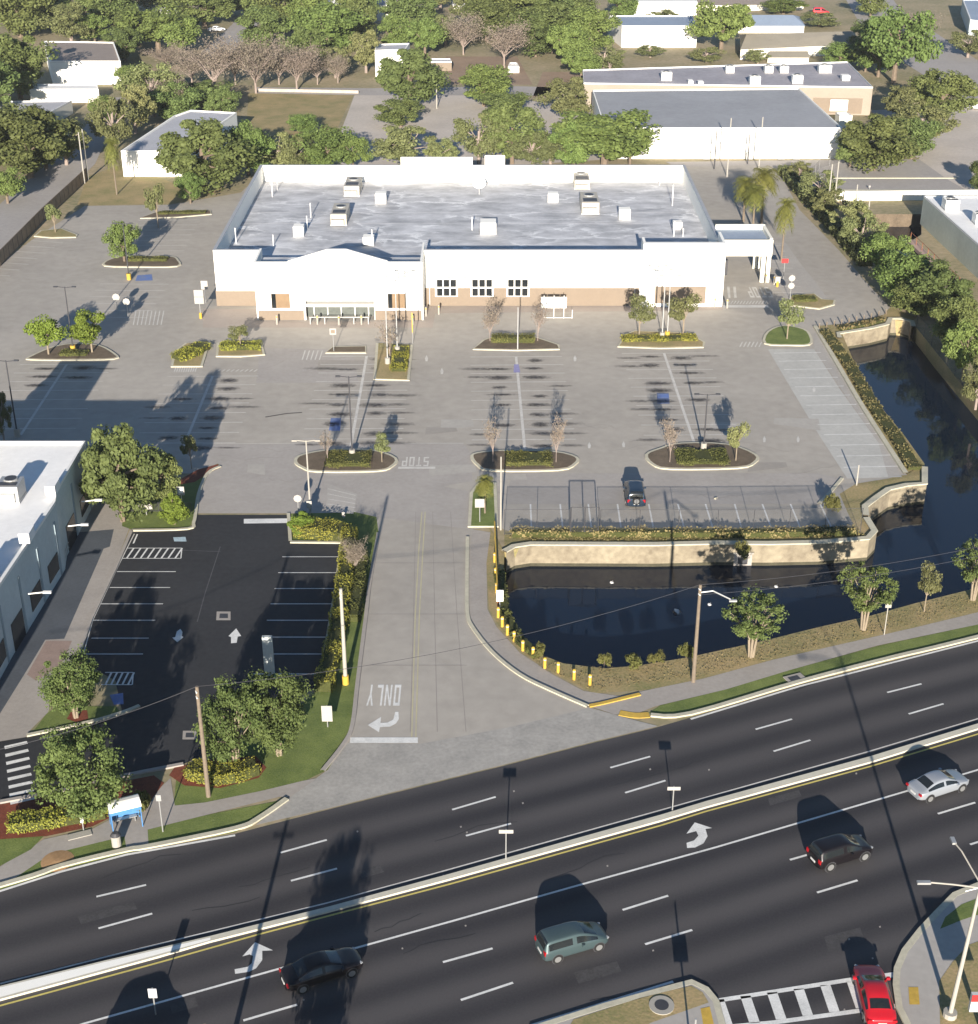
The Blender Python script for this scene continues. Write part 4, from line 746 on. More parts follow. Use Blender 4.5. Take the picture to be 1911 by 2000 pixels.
# right building
o, h, q, c = poly_building('blue_walled_store', 'white roofed building with long pale green wall standing by the canal at right', [(1804, 385), (1911, 480), (2040, 598), (2600, 600), (2400, 385)], (1800, 440, 388), ROOFW, WALLG)
o.name = 'canal_building'
roof_unit(1846, 1873, 412, 392, 2.2, h, 'white air unit at the rear of the canal side roof', WALLW, 'units on the canal building roof')
roof_unit(1905, 1925, 440, 420, 2.0, h, 'white air unit at the right picture edge on the canal side roof', WALLW, 'units on the canal building roof')
a = P(1632, 392); b_ = P(2000, 388); o = empty('boundary_wall', (a.x, a.y, 0), 0, 'long cream boundary wall at the head of the canal beside the green walled building', 'wall')
v = b_-a; MB().box((v.x/2, v.y/2, 0.75), (v.length, 0.35, 1.5), math.atan2(v.y, v.x)).build('wall_body', WALLC, o); MB().box((v.x/2, v.y/2, 1.55), (v.length+.1, 0.5, 0.12), math.atan2(v.y, v.x)).build('coping', WALLC, o)
a = P(1778, 472); b_ = P(1872, 562); o = empty('canal_rail', (a.x, a.y, 0), 0, 'brick edged walkway with rusty railing between canal and green walled building', 'railing')
v = b_-a; an = math.atan2(v.y, v.x); MB().box((v.x/2, v.y/2, 0.1), (v.length, 1.2, 0.5), an).build('walkway_edge', mat('pink_brick', (0.42, 0.30, 0.25), 0.9, 0.15, 1, 6), o)
for k in range(9):
    p = v*(k/8); MB().box((p.x, p.y, 0.9), (0.08, 0.08, 1.2)).build('post', mat('rusty_metal', (0.25, 0.10, 0.05), 0.8, 0.3, 2, 6), o)
MB().tube([(0, 0, 1.45), (v.x, v.y, 1.45)], 0.04).build('rail', MATS['rusty_metal'], o)

# ---- retaining walls round the pond
def rwall(name, label, px, h=2.25, t=0.45):
    q = pp(px); a = q[0]; o = empty(name, (a[0], a[1], 0), 0, label, 'retaining wall', 'stone retaining walls round the pond')
    q = [(x-a[0], y-a[1]) for x, y in q]; w = strip('wall_face', q, t, WZ-0.6, 0.12, WALLST, o); strip('waterline_stain', q, t+0.012, WZ-0.1, WZ+0.32, mat('algae_stain', (0.06, 0.055, 0.035), 0.8, 0.4, 0.8, 5), o); strip('coping', q, t+0.18, 0.12, 0.24, MATS['kerb_concrete'], o); return o
rwall('retaining_wall', 'longest pale stone retaining wall along the front stalls above the pond', [(985, 1080), (1003, 1070), (1036, 1065), (1280, 1066), (1400, 1063), (1500, 1064), (1600, 1062), (1695, 1054), (1708, 1040), (1692, 1014)])
rwall('retaining_wall', 'short kinked stone retaining wall at the lower right corner of the car park', [(1691, 1010), (1689, 992), (1712, 974), (1735, 958), (1770, 950), (1806, 947), (1806, 915)])
rwall('retaining_wall', 'stone retaining wall at the top end of the pond below the canopy lane', [(1640, 662), (1637, 653), (1700, 643), (1733, 635), (1739, 624), (1760, 624), (1781, 630), (1784, 640)])
p = P(1448, 1098, WZ); o = empty('outfall_box', (p.x, p.y-0.1, WZ-0.4), 0, 'grey concrete outfall box under a dark shrub at the long stone wall', 'outfall')
MB().box((0, 0, 0.8), (1.7, 1.1, 1.7)).build('box_body', WALK, o); MB().box((0, -0.56, 0.9), (0.9, 0.05, 0.7)).build('opening', DSTEEL, o); MB().box((0, 0, 1.72), (1.9, 1.3, 0.14)).build('lid', CONCP, o)
# ================================================================== TREES AND PLANTS
rng = np.random.default_rng(5)
def leaves_mesh(name, pts, size, m, up=0.35, aspect=0.7, nrm=None):
    n = len(pts); r = rng.normal(size=(n, 3)); 
    if nrm is not None: r = r*0.55 + nrm
    r[:, 2] += up; r /= np.linalg.norm(r, axis=1)[:, None]
    a = rng.normal(size=(n, 3)); a -= (a*r).sum(1)[:, None]*r; a /= np.linalg.norm(a, axis=1)[:, None]; b_ = np.cross(r, a)
    s = (size*rng.uniform(0.6, 1.35, n))[:, None]
    v = np.stack([pts + a*s, pts + b_*s*aspect, pts - a*s, pts - b_*s*aspect], 1).reshape(-1, 3)
    me = bpy.data.meshes.new(name); me.vertices.add(4*n); me.vertices.foreach_set('co', v.astype(np.float32).ravel())
    me.loops.add(4*n); me.loops.foreach_set('vertex_index', np.arange(4*n, dtype=np.int32)); me.polygons.add(n)
    me.polygons.foreach_set('loop_start', np.arange(0, 4*n, 4, dtype=np.int32)); me.polygons.foreach_set('loop_total', np.full(n, 4, dtype=np.int32))
    me.materials.append(m); me.update(calc_edges=True); return me
def clump_points(n, R_, z0, z1, nb, br, flat=0.75, shell=0.55, squash=1.0, cone=False, vase=False):
    C = []; 
    while len(C) < nb:
        x, y, z = rng.uniform(-1, 1, 3)
        if x*x + y*y + z*z > 1 or x*x+y*y+z*z < 0.12 and rng.random() < 0.7: continue
        k = 1.0
        if cone: k = 1.05 - 0.75*((z+1)/2)
        if vase: k = 0.45 + 0.75*((z+1)/2)
        C.append((x*R_*0.78*k, y*R_*0.78*k, (z0+z1)/2 + z*(z1-z0)/2*0.86, br*rng.choice([rng.uniform(0.45, 0.8), rng.uniform(0.8, 1.45)])*(k if cone else 1)))
    C = np.array(C); i = rng.integers(0, nb, n); d = rng.normal(size=(n, 3)); d /= np.linalg.norm(d, axis=1)[:, None]
    rad = C[i, 3]*(shell + (1-shell)*rng.random(n))**1.0; p = C[i, :3] + d*rad[:, None]*np.array([1, 1, flat])
    return p, d, C
PROTO = {}
def trunk_mb(h, r, C, nl=6, stems=1, zs=0.35, spread=0.5):
    mb = MB()
    for s in range(stems):
        a = 2*math.pi*s/max(1, stems) + 0.4; k = spread if stems > 1 else 0.0
        mb.tube([(k*0.25*math.cos(a), k*0.25*math.sin(a), 0), (k*0.5*math.cos(a), k*0.5*math.sin(a), h*zs), (k*1.3*math.cos(a), k*1.3*math.sin(a), h*0.62)], [r*1.25, r, r*0.55])
    idx = rng.permutation(len(C))[:nl]
    for i in idx:
        c = C[i]; z = h*zs*rng.uniform(0.8, 1.3); mb.tube([(0, 0, z), (c[0]*0.45, c[1]*0.45, z+(c[2]-z)*0.55), (c[0]*0.9, c[1]*0.9, c[2])], [r*0.6, r*0.38, r*0.15], 5)
    return mb
def proto(kind, R_, H, z0, n, size, m, bark, nb=22, br=1.5, flat=0.75, stems=1, r=0.2, cone=False, vase=False, nl=6, shell=0.55, zs=0.35):
    p, d, C = clump_points(n, R_, z0, H, nb, br, flat, shell, cone=cone, vase=vase)
    p[:, 2] = np.maximum(p[:, 2], z0*0.8)
    Re = float(np.percentile(np.hypot(p[:, 0], p[:, 1]), 95)); He = float(np.percentile(p[:, 2], 99.3))
    PROTO.setdefault(kind, []).append((leaves_mesh(kind+'_crown', p, size, m, nrm=d*0.8), trunk_mb(H, r, C, nl, stems, zs).build('trunk', bark).data, Re, He))
    bpy.data.objects.remove(bpy.data.objects['trunk'])
for k in range(3): proto('oak', 4.0, 7.0, 0.7, 13000, 0.15, L_OAK, BARK, nb=42, br=1.15, shell=0.4)
for k in range(2): proto('olive', 4.0, 7.0, 0.8, 8500, 0.14, L_OLIVE, GBARK, nb=34, br=1.0, shell=0.35, nl=14)
for k in range(2): proto('green', 4.0, 7.0, 0.8, 12000, 0.15, L_GREEN, BARK, nb=38, br=1.15, shell=0.4)
for k in range(2): proto('round', 2.2, 4.6, 1.1, 5200, 0.12, L_BRIGHT, PBARK, nb=20, br=0.85, r=0.09)
for k in range(2): proto('crepe', 3.2, 5.5, 0.5, 16000, 0.085, L_CREPE, PBARK, nb=70, br=0.75, stems=4, r=0.10, nl=14, shell=0.2, zs=0.25)
proto('fan', 3.2, 5.5, 1.5, 6500, 0.085, L_CREPE, PBARK, nb=75, br=0.5, stems=5, r=0.08, nl=26, shell=0.1, zs=0.3, vase=True)
proto('sparse', 2.0, 4.2, 1.0, 2600, 0.11, L_OLIVE, PBARK, nb=14, br=0.7, r=0.07, nl=10)
proto('conical', 1.4, 2.8, 0.1, 11000, 0.08, L_BRIGHT, BARK, nb=70, br=0.42, cone=True, r=0.1)
proto('shrub', 1.5, 1.4, 0.05, 1800, 0.12, L_DHEDGE, BARK, nb=12, br=0.55, r=0.05)
def bare_proto(kind, m, R_, H, nleaf, n1=9, r=0.12):
    mb = MB(); tips = []
    mb.tube([(0, 0, 0), (0.05, 0, H*0.3)], [r, r*0.8])
    for i in range(n1):
        a = rng.uniform(0, 2*math.pi); rr = R_*rng.uniform(0.35, 0.8); e = Vector((math.cos(a)*rr, math.sin(a)*rr, H*rng.uniform(0.55, 0.95))); s = Vector((0, 0, H*rng.uniform(0.2, 0.32))); mid = s.lerp(e, 0.5) + Vector((0, 0, 0.3))
        mb.tube([s, mid, e], [r*0.55, r*0.35, r*0.12], 4)
        for j in range(7):
            t = rng.uniform(0.35, 1); b0 = s.lerp(e, t); a2 = rng.uniform(0, 2*math.pi); ln = R_*rng.uniform(0.2, 0.45)
            e2 = b0 + Vector((math.cos(a2)*ln, math.sin(a2)*ln, ln*rng.uniform(0.1, 1.1))); mb.tube([b0, e2], [r*0.2, r*0.07], 3); tips.append(e2)
            for q in range(4):
                a3 = rng.uniform(0, 2*math.pi); l3 = ln*0.5; b3 = b0.lerp(e2, rng.uniform(.3, 1)); e3 = b3 + Vector((math.cos(a3)*l3, math.sin(a3)*l3, l3*rng.uniform(0, 1))); mb.tube([b3, e3], [r*0.1, r*0.05], 3); tips.append(e3)
    t = np.array([tuple(q) for q in tips]); i = rng.integers(0, len(t), nleaf); p = t[i] + rng.normal(size=(nleaf, 3))*R_*0.10
    o = mb.build('trunk', m); PROTO.setdefault(kind, []).append((leaves_mesh(kind+'_crown', p, 0.10, L_GREY), o.data, R_, H)); bpy.data.objects.remove(o)
bare_proto('bare', GBARK, 2.2, 4.6, 500, r=0.07); bare_proto('bare', GBARK, 2.2, 4.6, 900, r=0.07)
bare_proto('grey', GBARK, 4.5, 6.5, 5200, 16, r=0.16); bare_proto('grey', GBARK, 4.5, 6.5, 3800, 14, r=0.16)
def palm_proto(nf=24, H=7.0, R_=2.0):
    tb = MB().tube([(0, 0, 0), (0.08, 0, H*0.5), (0.0, 0, H-0.9)], [0.2, 0.15, 0.14], 8); V = []; Fc = []
    for i in range(nf):
        a = i*2.39996; el = rng.uniform(-1.0, 1.1); pts = []
        for k in range(7):
            t = k/6; pts.append(Vector((math.cos(a)*R_*t*math.cos(el*0.8), math.sin(a)*R_*t*math.cos(el*0.8), H-0.8 + R_*(math.sin(el)*t - 0.55*t*t))))
        side = Vector((-math.sin(a), math.cos(a), 0))
        for k in range(1, 7):
            for s in (-1, 1):
                for u in (0.0, 0.5):
                    p0 = pts[k-1].lerp(pts[k], u); w = 0.75*math.sin(math.pi*(k+u)/7.5)+0.12; tip = p0 + side*s*w + (pts[k]-pts[k-1])*0.9 + Vector((0, 0, -0.28*w)); b0 = len(V)
                    V += [tuple(p0), tuple(p0.lerp(pts[k], 0.35)), tuple(tip)]; Fc.append((b0, b0+1, b0+2))
    me = bpy.data.meshes.new('palm_crown'); me.from_pydata(V, [], Fc); me.materials.append(L_PALM); o = tb.build('trunk', WOODP)
    PROTO.setdefault('palm', []).append((me, o.data, R_, H)); bpy.data.objects.remove(o)
palm_proto(64, R_=2.3); palm_proto(70, R_=2.3)
cnt = {}
def tree(kind, x, yb, yt, w, label, cat='tree', group=None, name=None, z=0.0, rot=None):
    b = P(x, yb, z); b.z = z; h = max(1.2, HT(x, yb, yt)) if z == 0 else max(1.0, HT(x, yb, yt)); i = cnt.get(kind, 0); cnt[kind] = i+1
    cm, tm, R_, H = PROTO[kind][i % len(PROTO[kind])]; rr = w/2/S(yb)
    dist = math.hypot(b.y, CAM_H - h/2); rr = w/2 * (dist / math.hypot(F_PX, 0)) 
    nm = name or {'oak': 'oak_tree', 'olive': 'broadleaf_tree', 'green': 'green_tree', 'round': 'lot_tree', 'crepe': 'crape_myrtle', 'fan': 'crape_myrtle', 'sparse': 'young_tree', 'bare': 'bare_tree', 'grey': 'leafless_tree', 'palm': 'palm_tree', 'conical': 'conical_bush', 'shrub': 'shrub'}[kind]
    o = empty(nm, b, rng.uniform(0, 6.28) if rot is None else rot, label, cat, group); o.scale = (rr/R_, rr/R_, h/H)
    c = bpy.data.objects.new('crown', cm); col.objects.link(c); c.parent = o
    t = bpy.data.objects.new('trunk', tm); col.objects.link(t); t.parent = o
    return o
TG = 'trees in the car park islands'; BGR = 'trees of the district behind the store'
# --- car park
tree('round', 95, 694, 622, 68, 'bright lime round tree, left one of the pair on the left island', group=TG)
tree('round', 180, 690, 612, 68, 'bright lime round tree, right one of the pair on the left island', group=TG)
tree('green', 243, 512, 437, 62, 'rounded green tree alone on the long narrow island left of the store', group=TG, name='lot_tree')
tree('sparse', 309, 445, 360, 38, 'thin olive young tree on the small island near the rear left of the lot', group=TG)
tree('sparse', 108, 455, 398, 34, 'thin pale young tree beside the board fence', group=TG)
tree('sparse', 470, 682, 634, 38, 'small ragged tree above the yellow hedge in front of the left store corner', group=TG)
tree('bare', 762, 705, 625, 60, 'leafless grey tree on the squarish island by the store entrance', group=TG)
tree('bare', 957, 668, 598, 50, 'nearly leafless tree, left one on the middle front island', group=TG)
tree('bare', 1050, 668, 592, 48, 'nearly leafless tree, right one on the middle front island', group=TG)
tree('sparse', 1248, 660, 582, 52, 'half bare olive tree, left one beside the lamp poles on the right front island', group=TG)
tree('sparse', 1334, 656, 574, 60, 'fuller olive tree, right one beside the lamp poles on the right front island', group=TG)
tree('sparse', 1537, 664, 590, 50, 'pale young tree on the half round lawn island near the canopy', group=TG)
tree('sparse', 1437, 902, 826, 42, 'yellowish young tree at the right of the brown south island', group=TG)
tree('bare', 1308, 905, 818, 44, 'thin bare tree at the left of the brown south island', group=TG)
tree('bare', 963, 905, 815, 44, 'thin bare tree at the left of the middle south island', group=TG)
tree('bare', 1086, 905, 818, 40, 'thin bare tree at the right of the middle south island', group=TG)
tree('bare', 640, 905, 840, 36, 'tiny bare tree at the left of the south island by the stop lettering', group=TG)
tree('sparse', 746, 905, 850, 34, 'tiny pale tree at the right of the south island by the stop lettering', group=TG)
tree('sparse', 374, 916, 848, 34, 'small tree on the red mulch strip in the big shadow', group=TG)
tree('palm', 947, 1005, 930, 44, 'short bushy palm behind the white sign at the driveway', cat='palm', group='palms')
tree('oak', 240, 1018, 840, 138, 'big spreading dark tree beside the office building and the lawn', cat='tree')
tree('oak', 318, 985, 880, 78, 'smaller side tree leaning out right of the big spreading tree')
tree('conical', 340, 1024, 966, 50, 'neat rounded cone of bright green bush on the lawn corner', cat='bush')
tree('conical', 590, 1040, 1000, 46, 'round clipped bush at the top corner of the black lot hedge', cat='bush')
tree('olive', 8, 862, 765, 46, 'dark tree cut by the left edge above the office roof')
tree('oak', 212, 972, 868, 92, 'added dark tree filling out the shadow, between the office corner and the big spreading tree')  # added tree, its dense crown closes gaps in the shadow over the left bays
# --- foreground
tree('crepe', 172, 1596, 1440, 168, 'broad dark green crape myrtle beside the bus shelter', group='crape myrtles')
tree('crepe', 148, 1402, 1284, 108, 'medium green crape myrtle on the small lawn by the shaded walk', group='crape myrtles')
tree('crepe', 462, 1500, 1345, 130, 'large crape myrtle rising behind the wooden pole, left one of two', group='crape myrtles')
tree('crepe', 545, 1475, 1325, 130, 'large crape myrtle spreading over the black lot edge, right one of two', group='crape myrtles')
tree('fan', 1467, 1283, 1170, 126, 'fan shaped crape myrtle right of the street lamp by the pond', group='crape myrtles')
tree('fan', 1686, 1230, 1112, 112, 'fan shaped crape myrtle by the pond kerb behind the small sign', group='crape myrtles')
tree('sparse', 1805, 1195, 1106, 44, 'slim small tree between the two larger ones on the pond bank')
tree('fan', 1900, 1172, 1068, 104, 'crape myrtle at the right edge on the pond bank', group='crape myrtles')
tree('shrub', 1448, 1090, 1060, 30, 'dark shrub growing out of the stone wall over the outfall box', cat='shrub')
tree('shrub', 283, 1585, 1545, 36, 'small ragged shrub in mulch right of the bus shelter', cat='shrub')
tree('grey', 695, 1120, 1060, 56, 'pale feathery bush at the kerb beside the hedge', cat='bush', name='feathery_bush')
for k, (x, yb, yt, w) in enumerate([(1180, 1300, 1282, 26), (1280, 1296, 1278, 30), (1340, 1285, 1262, 30), (1052, 1283, 1262, 26), (1240, 1303, 1286, 40), (1625, 1000, 968, 30)]):
    tree('shrub', x, yb, yt, w, ['tiny green shrub at the pond edge above the last yellow bollards', 'low shrub at the pond edge midway to the street lamp', 'low shrub at the foot of the street lamp beside the pond', 'small shrub just above the curve of yellow bollards', 'wider shrub on the near pond edge', 'green shrub in the wedge at the stall corner'][k], cat='shrub', group='shrubs on the pond bank')
# --- canal side
for k, (kd, x, yb, yt, w, lb_) in enumerate([('olive', 1600, 400, 335, 80, 'pale olive scrub tree at the top of the canal bank'), ('olive', 1655, 470, 395, 90, 'pale olive tree below the head of the canal'), ('olive', 1680, 500, 420, 84, 'loose olive tree left of the canal water'),
        ('green', 1725, 540, 462, 90, 'bright green tree at the bend of the canal'), ('green', 1765, 590, 500, 120, 'wide bright green tree over the lane bend'), ('oak', 1830, 625, 520, 130, 'dark broad tree above the top retaining wall'),
        ('oak', 1868, 680, 585, 110, 'dark tree on the shaded right pond bank'), ('green', 1880, 740, 640, 90, 'brighter green tree by the right edge above the pond'), ('olive', 1560, 352, 318, 50, 'small olive bush by the rear lane'),
        ('olive', 1905, 800, 700, 70, 'sparse tree at the right edge leaning to the pond'), ('oak', 1790, 618, 555, 90, 'dark undergrowth tree just behind the top retaining wall'),
        ('olive', 1620, 425, 372, 70, 'thin olive tree between lane and canal')]):
    tree(kd, x, yb, yt, w, lb_, group='trees along the canal')
for x, yb, yt, w, lb_ in [(1452, 432, 345, 56, 'shaggy palm, left one of the clump behind the canopy'), (1487, 436, 326, 64, 'tallest shaggy palm of the clump behind the canopy'), (1470, 448, 362, 50, 'lowest palm in front of the clump behind the canopy'), (1526, 510, 386, 46, 'slim single palm right of the drive-through canopy'),
                          (228, 380, 268, 36, 'slim tall palm beside the white block at left')]:
    tree('palm', x, yb, yt, w, lb_, cat='palm', group='palms')
# --- district behind
for kd, x, yb, yt, w, lb_ in [
  ('oak', 400, 372, 238, 165, 'huge dark oak hiding the corner of the flat roofed white block'), ('green', 372, 395, 340, 50, 'small bright tree under the huge oak at the lot edge'), ('green', 485, 340, 246, 80, 'mid green tree right of the huge oak behind the store corner'),
  ('olive', 545, 335, 262, 90, 'olive tree directly behind the left part of the store'), ('green', 640, 332, 252, 115, 'leafy green tree behind the left rear parapet'), ('olive', 800, 330, 250, 130, 'spreading olive tree behind the raised rear screen'),
  ('olive', 935, 320, 225, 95, 'olive tree behind the middle of the store, left of the taller one'), ('oak', 1000, 318, 208, 110, 'tall mottled tree behind the middle of the store'), ('oak', 985, 232, 180, 90, 'round tree at the middle of the rear gravel lot edge'), ('green', 1180, 325, 226, 185, 'very wide green tree between store and grey roofed warehouse'),
  ('olive', 1075, 318, 262, 80, 'low olive tree left of the very wide green tree'),
  ('oak', 800, 208, 98, 122, 'large round topped tree beside the pole on the gravel lot'), ('oak', 783, 246, 196, 90, 'small flat topped tree standing in the gravel lot'), ('green', 945, 205, 130, 100, 'clean green tree at the back of the gravel lot'), ('olive', 1108, 238, 152, 96, 'round olive tree left of the grey roofed warehouse'),
  ('green', 1745, 160, 25, 125, 'tall bright feathery tree at upper right'), ('oak', 1700, 110, 40, 80, 'dark low tree left of the tall bright one'), ('oak', 1705, 330, 228, 145, 'broad dark tree in front of the rear lane at right'), ('olive', 1795, 285, 205, 115, 'olive tree right of the broad dark tree'), ('oak', 1835, 235, 140, 120, 'dark tree at the right side lot'),
  ('green', 1640, 128, 85, 70, 'bushy tree behind the purple grey roof'), ('oak', 1915, 375, 312, 50, 'dark tree at the right edge beside the rear lane'), ('green', 1408, 100, 8, 105, 'dense dark green tree between the two blue grey roofs'), ('grey', 1800, 78, 30, 100, 'brownish bare scrub by the road at upper right'), ('olive', 1890, 110, 60, 70, 'dull bush beside the upper right road'),
  ('grey', 330, 130, 95, 90, 'grey bare tree below the street at upper left'), ('grey', 420, 185, 85, 130, 'large grey leafless tree, left one of the bare row'), ('grey', 500, 180, 80, 130, 'large grey leafless tree in the middle of the bare row'), ('grey', 580, 175, 92, 110, 'large grey leafless tree, right one of the bare row'), ('grey', 660, 160, 110, 60, 'small brownish leafless tree right of the bare row'),
  ('olive', 300, 225, 130, 120, 'mottled oak with pale branches above the flat roofed block'), ('grey', 320, 225, 150, 100, 'tree with pale bare limbs above the flat roofed block'), ('olive', 225, 290, 190, 80, 'olive tree at the corner of the left street'), ('oak', 400, 205, 160, 110, 'dark low tree behind the flat roofed block'), ('green', 250, 170, 130, 50, 'small tree by the brown shingle cottage'),
  ('oak', 60, 345, 215, 170, 'wide dark tree below the long shed at the left'), ('oak', -20, 320, 200, 140, 'dark tree cut by the left edge near the long shed'), ('olive', 130, 320, 235, 90, 'olive tree at the roadside, right of the wide dark tree'), ('green', 15, 395, 335, 70, 'bright low bush tree at the left edge by the street'),
  ('oak', 40, 190, 70, 130, 'large dark tree left of the brown shingle cottage'), ('oak', -10, 230, 120, 110, 'dark tree at the left edge above the long shed'),
  ('oak', 40, 70, -40, 130, 'dark oak in the top left corner'), ('olive', 140, 85, 5, 90, 'olive tree behind the brown shingle cottage'), ('green', 185, 80, 30, 60, 'light green tree right behind the brown shingle cottage'), ('oak', 110, 45, -30, 120, 'dark tree at the top edge left'), ('oak', 220, 50, -40, 110, 'deep shaded oak at the top edge left'),
  ('green', 310, 100, 18, 130, 'green tree in front of the cream cottage at upper left'), ('oak', 265, 85, 20, 80, 'dark tree left of the cream cottage'), ('oak', 400, 50, -30, 110, 'dark oak above the upper left street'), ('oak', 520, 100, 15, 95, 'dark round oak right of the upper left street'), ('oak', 560, 55, -40, 110, 'dark oak at the top edge over the street'),
  ('green', 640, 110, 12, 120, 'mid green oak above the bare row'), ('oak', 690, 90, -10, 90, 'dark oak left of the top middle white house'), ('olive', 655, 150, 95, 60, 'dull small tree right of the bare row'), ('olive', 715, 140, 60, 70, 'olive tree left of the small white garage'), ('oak', 800, 60, -20, 100, 'dark green oak right of the top middle white house'), ('green', 830, 110, 40, 70, 'green tree beside the pale blue little house'),
  ('grey', 905, 105, 35, 90, 'brown grey bare tree above the rear yard'), ('grey', 985, 130, 45, 110, 'large pale bare tree above the rear yard'), ('oak', 1000, 60, -35, 150, 'large dark oak at the top middle'), ('oak', 1075, 100, 0, 120, 'dark oak right of the pale bare tree'), ('green', 1150, 110, 18, 100, 'yellowish green tree left of the streaked blue roof'), ('oak', 1100, 40, -40, 110, 'dark oak at the top edge right of centre'),
  ('green', 1135, 155, 100, 70, 'green tree at the left end of the purple grey roof'), ('olive', 930, 50, -20, 90, 'dull tree at the top edge over the bare trees'), ('green', 1215, 40, -20, 60, 'light green tree left of the tall white box'), ('olive', 1180, 130, 90, 70, 'brown green scrub right of the earth yard'), ('olive', 1290, 50, 20, 70, 'small scrub tree in front of the tall white box'),
  ('olive', 1380, 120, 92, 60, 'low tree by the back of the purple grey roof'), ('olive', 1480, 122, 98, 50, 'low scrub in front of the white gable'), ('olive', 1600, 50, 25, 80, 'low greenery around the red car'), ('green', 1530, 25, 0, 80, 'light green shrubs behind the blue roofed hall'), ('green', 590, 260, 225, 60, 'grassy green tree in the dry field'), ('olive', 1270, 110, 88, 50, 'scrubby bush behind the purple grey roof'),
  ('oak', 480, 30, -50, 90, 'dark oak beyond the top of the street'), ('oak', 320, 20, -50, 100, 'dark oak beyond the cream cottage'), ('oak', 730, 20, -50, 100, 'dark oak beyond the top middle white house'), ('olive', 860, 20, -50, 80, 'dull oak beyond the pale blue little house'), ('oak', 1700, 30, -20, 60, 'dark tree beside the top of the upper right road')]:
    tree(kd, x, yb+2, yt, w, lb_, group=BGR)
for kd, x, yb, yt, w, lb_ in [
  ('oak', 165, 60, -10, 110, 'dark oak filling the gap at the top left'), ('oak', 245, 120, 55, 90, 'shaded oak right behind the blue vehicle'), ('green', 350, 110, 40, 100, 'green oak right of the cream cottage'),
  ('grey', 375, 165, 100, 110, 'thin grey crown filling the left of the bare row'), ('grey', 460, 165, 95, 110, 'thin grey crown between the two left bare trees'), ('grey', 545, 165, 95, 110, 'thin grey crown between the two right bare trees'), ('grey', 620, 165, 110, 90, 'thin grey crown at the right end of the bare row'), ('oak', 345, 235, 165, 120, 'shadowy oak right behind the flat roofed block'), ('oak', 430, 225, 170, 80, 'dark oak at the right rear of the flat roofed block'), ('olive', 265, 260, 170, 100, 'mottled oak between street and flat roofed block'), ('green', 205, 250, 190, 70, 'green tree at the bend of the left street'),
  ('oak', 90, 330, 235, 130, 'dark tree between the two big roadside oaks'), ('oak', 20, 290, 225, 120, 'dark tree just below the long shed'),
  ('green', 610, 75, -10, 100, 'mid green oak beside the top edge street'), ('oak', 600, 130, 55, 100, 'green oak behind the right part of the bare row'), ('oak', 700, 60, -40, 90, 'dark oak just left of the white walled top house'), ('green', 770, 100, 30, 80, 'leafy tree just above the small white garage'), ('olive', 870, 90, 30, 80, 'brownish tree behind the pale blue little house'), ('oak', 950, 80, 0, 110, 'dark oak left of the large top middle oak'), ('oak', 1045, 110, 30, 120, 'dark oak in the middle of the top right cluster'), ('green', 1110, 130, 50, 100, 'bright side oak beside the streaked roof'), ('oak', 1060, 50, -50, 130, 'dark oak at the very top right of centre'), ('olive', 1190, 150, 110, 60, 'scrub left of the earth yard corner'),
  ('green', 505, 345, 262, 90, 'bushy tree beside the left rear store corner'), ('olive', 580, 340, 268, 80, 'olive bush tree behind the left parapet'), ('green', 690, 335, 270, 80, 'green bush tree left of the raised screen'), ('olive', 860, 330, 272, 80, 'olive bush tree right of the raised screen'), ('olive', 1040, 325, 258, 110, 'broad olive tree beside the tall mottled one'), ('green', 1120, 330, 245, 110, 'left shoulder tree of the very wide green crown'), ('green', 1230, 325, 250, 90, 'right shoulder tree of the very wide green crown'),
  ('green', 1715, 150, 60, 110, 'lower left half of the tall bright tree group'), ('olive', 1765, 240, 170, 100, 'olive tree below the tall bright tree'), ('oak', 1780, 310, 230, 110, 'dark tree joining the broad dark tree at its right'), ('oak', 1660, 325, 262, 80, 'dark low tree at the warehouse corner'), ('green', 1690, 140, 85, 70, 'small leafy tree at the tan end wall')]:
    tree(kd, x, yb, yt, w*0.80, lb_, group=BGR)
# the woods beyond the district, past the top of the frame: one uncountable mass
wp = []
for k in range(60):
    b = P(rng.uniform(-400, 2300), rng.uniform(-190, -75)); m_ = 1400; d = rng.normal(size=(m_, 3)); d /= np.linalg.norm(d, axis=1)[:, None]; d *= rng.uniform(0.75, 1.0, m_)[:, None]
    wp.append(np.stack([b.x + d[:, 0]*7*rng.uniform(.8, 1.3), b.y + d[:, 1]*7, 5 + d[:, 2]*4.4], 1))
wo = bpy.data.objects.new('distant_woods', leaves_mesh('distant_woods', np.concatenate(wp), 0.45, L_OAK)); col.objects.link(wo); tag(wo, kind='stuff')

L_TUFT = leafmat('leaf_tuft', (0.15, 0.13, 0.05), (0.28, 0.22, 0.10))
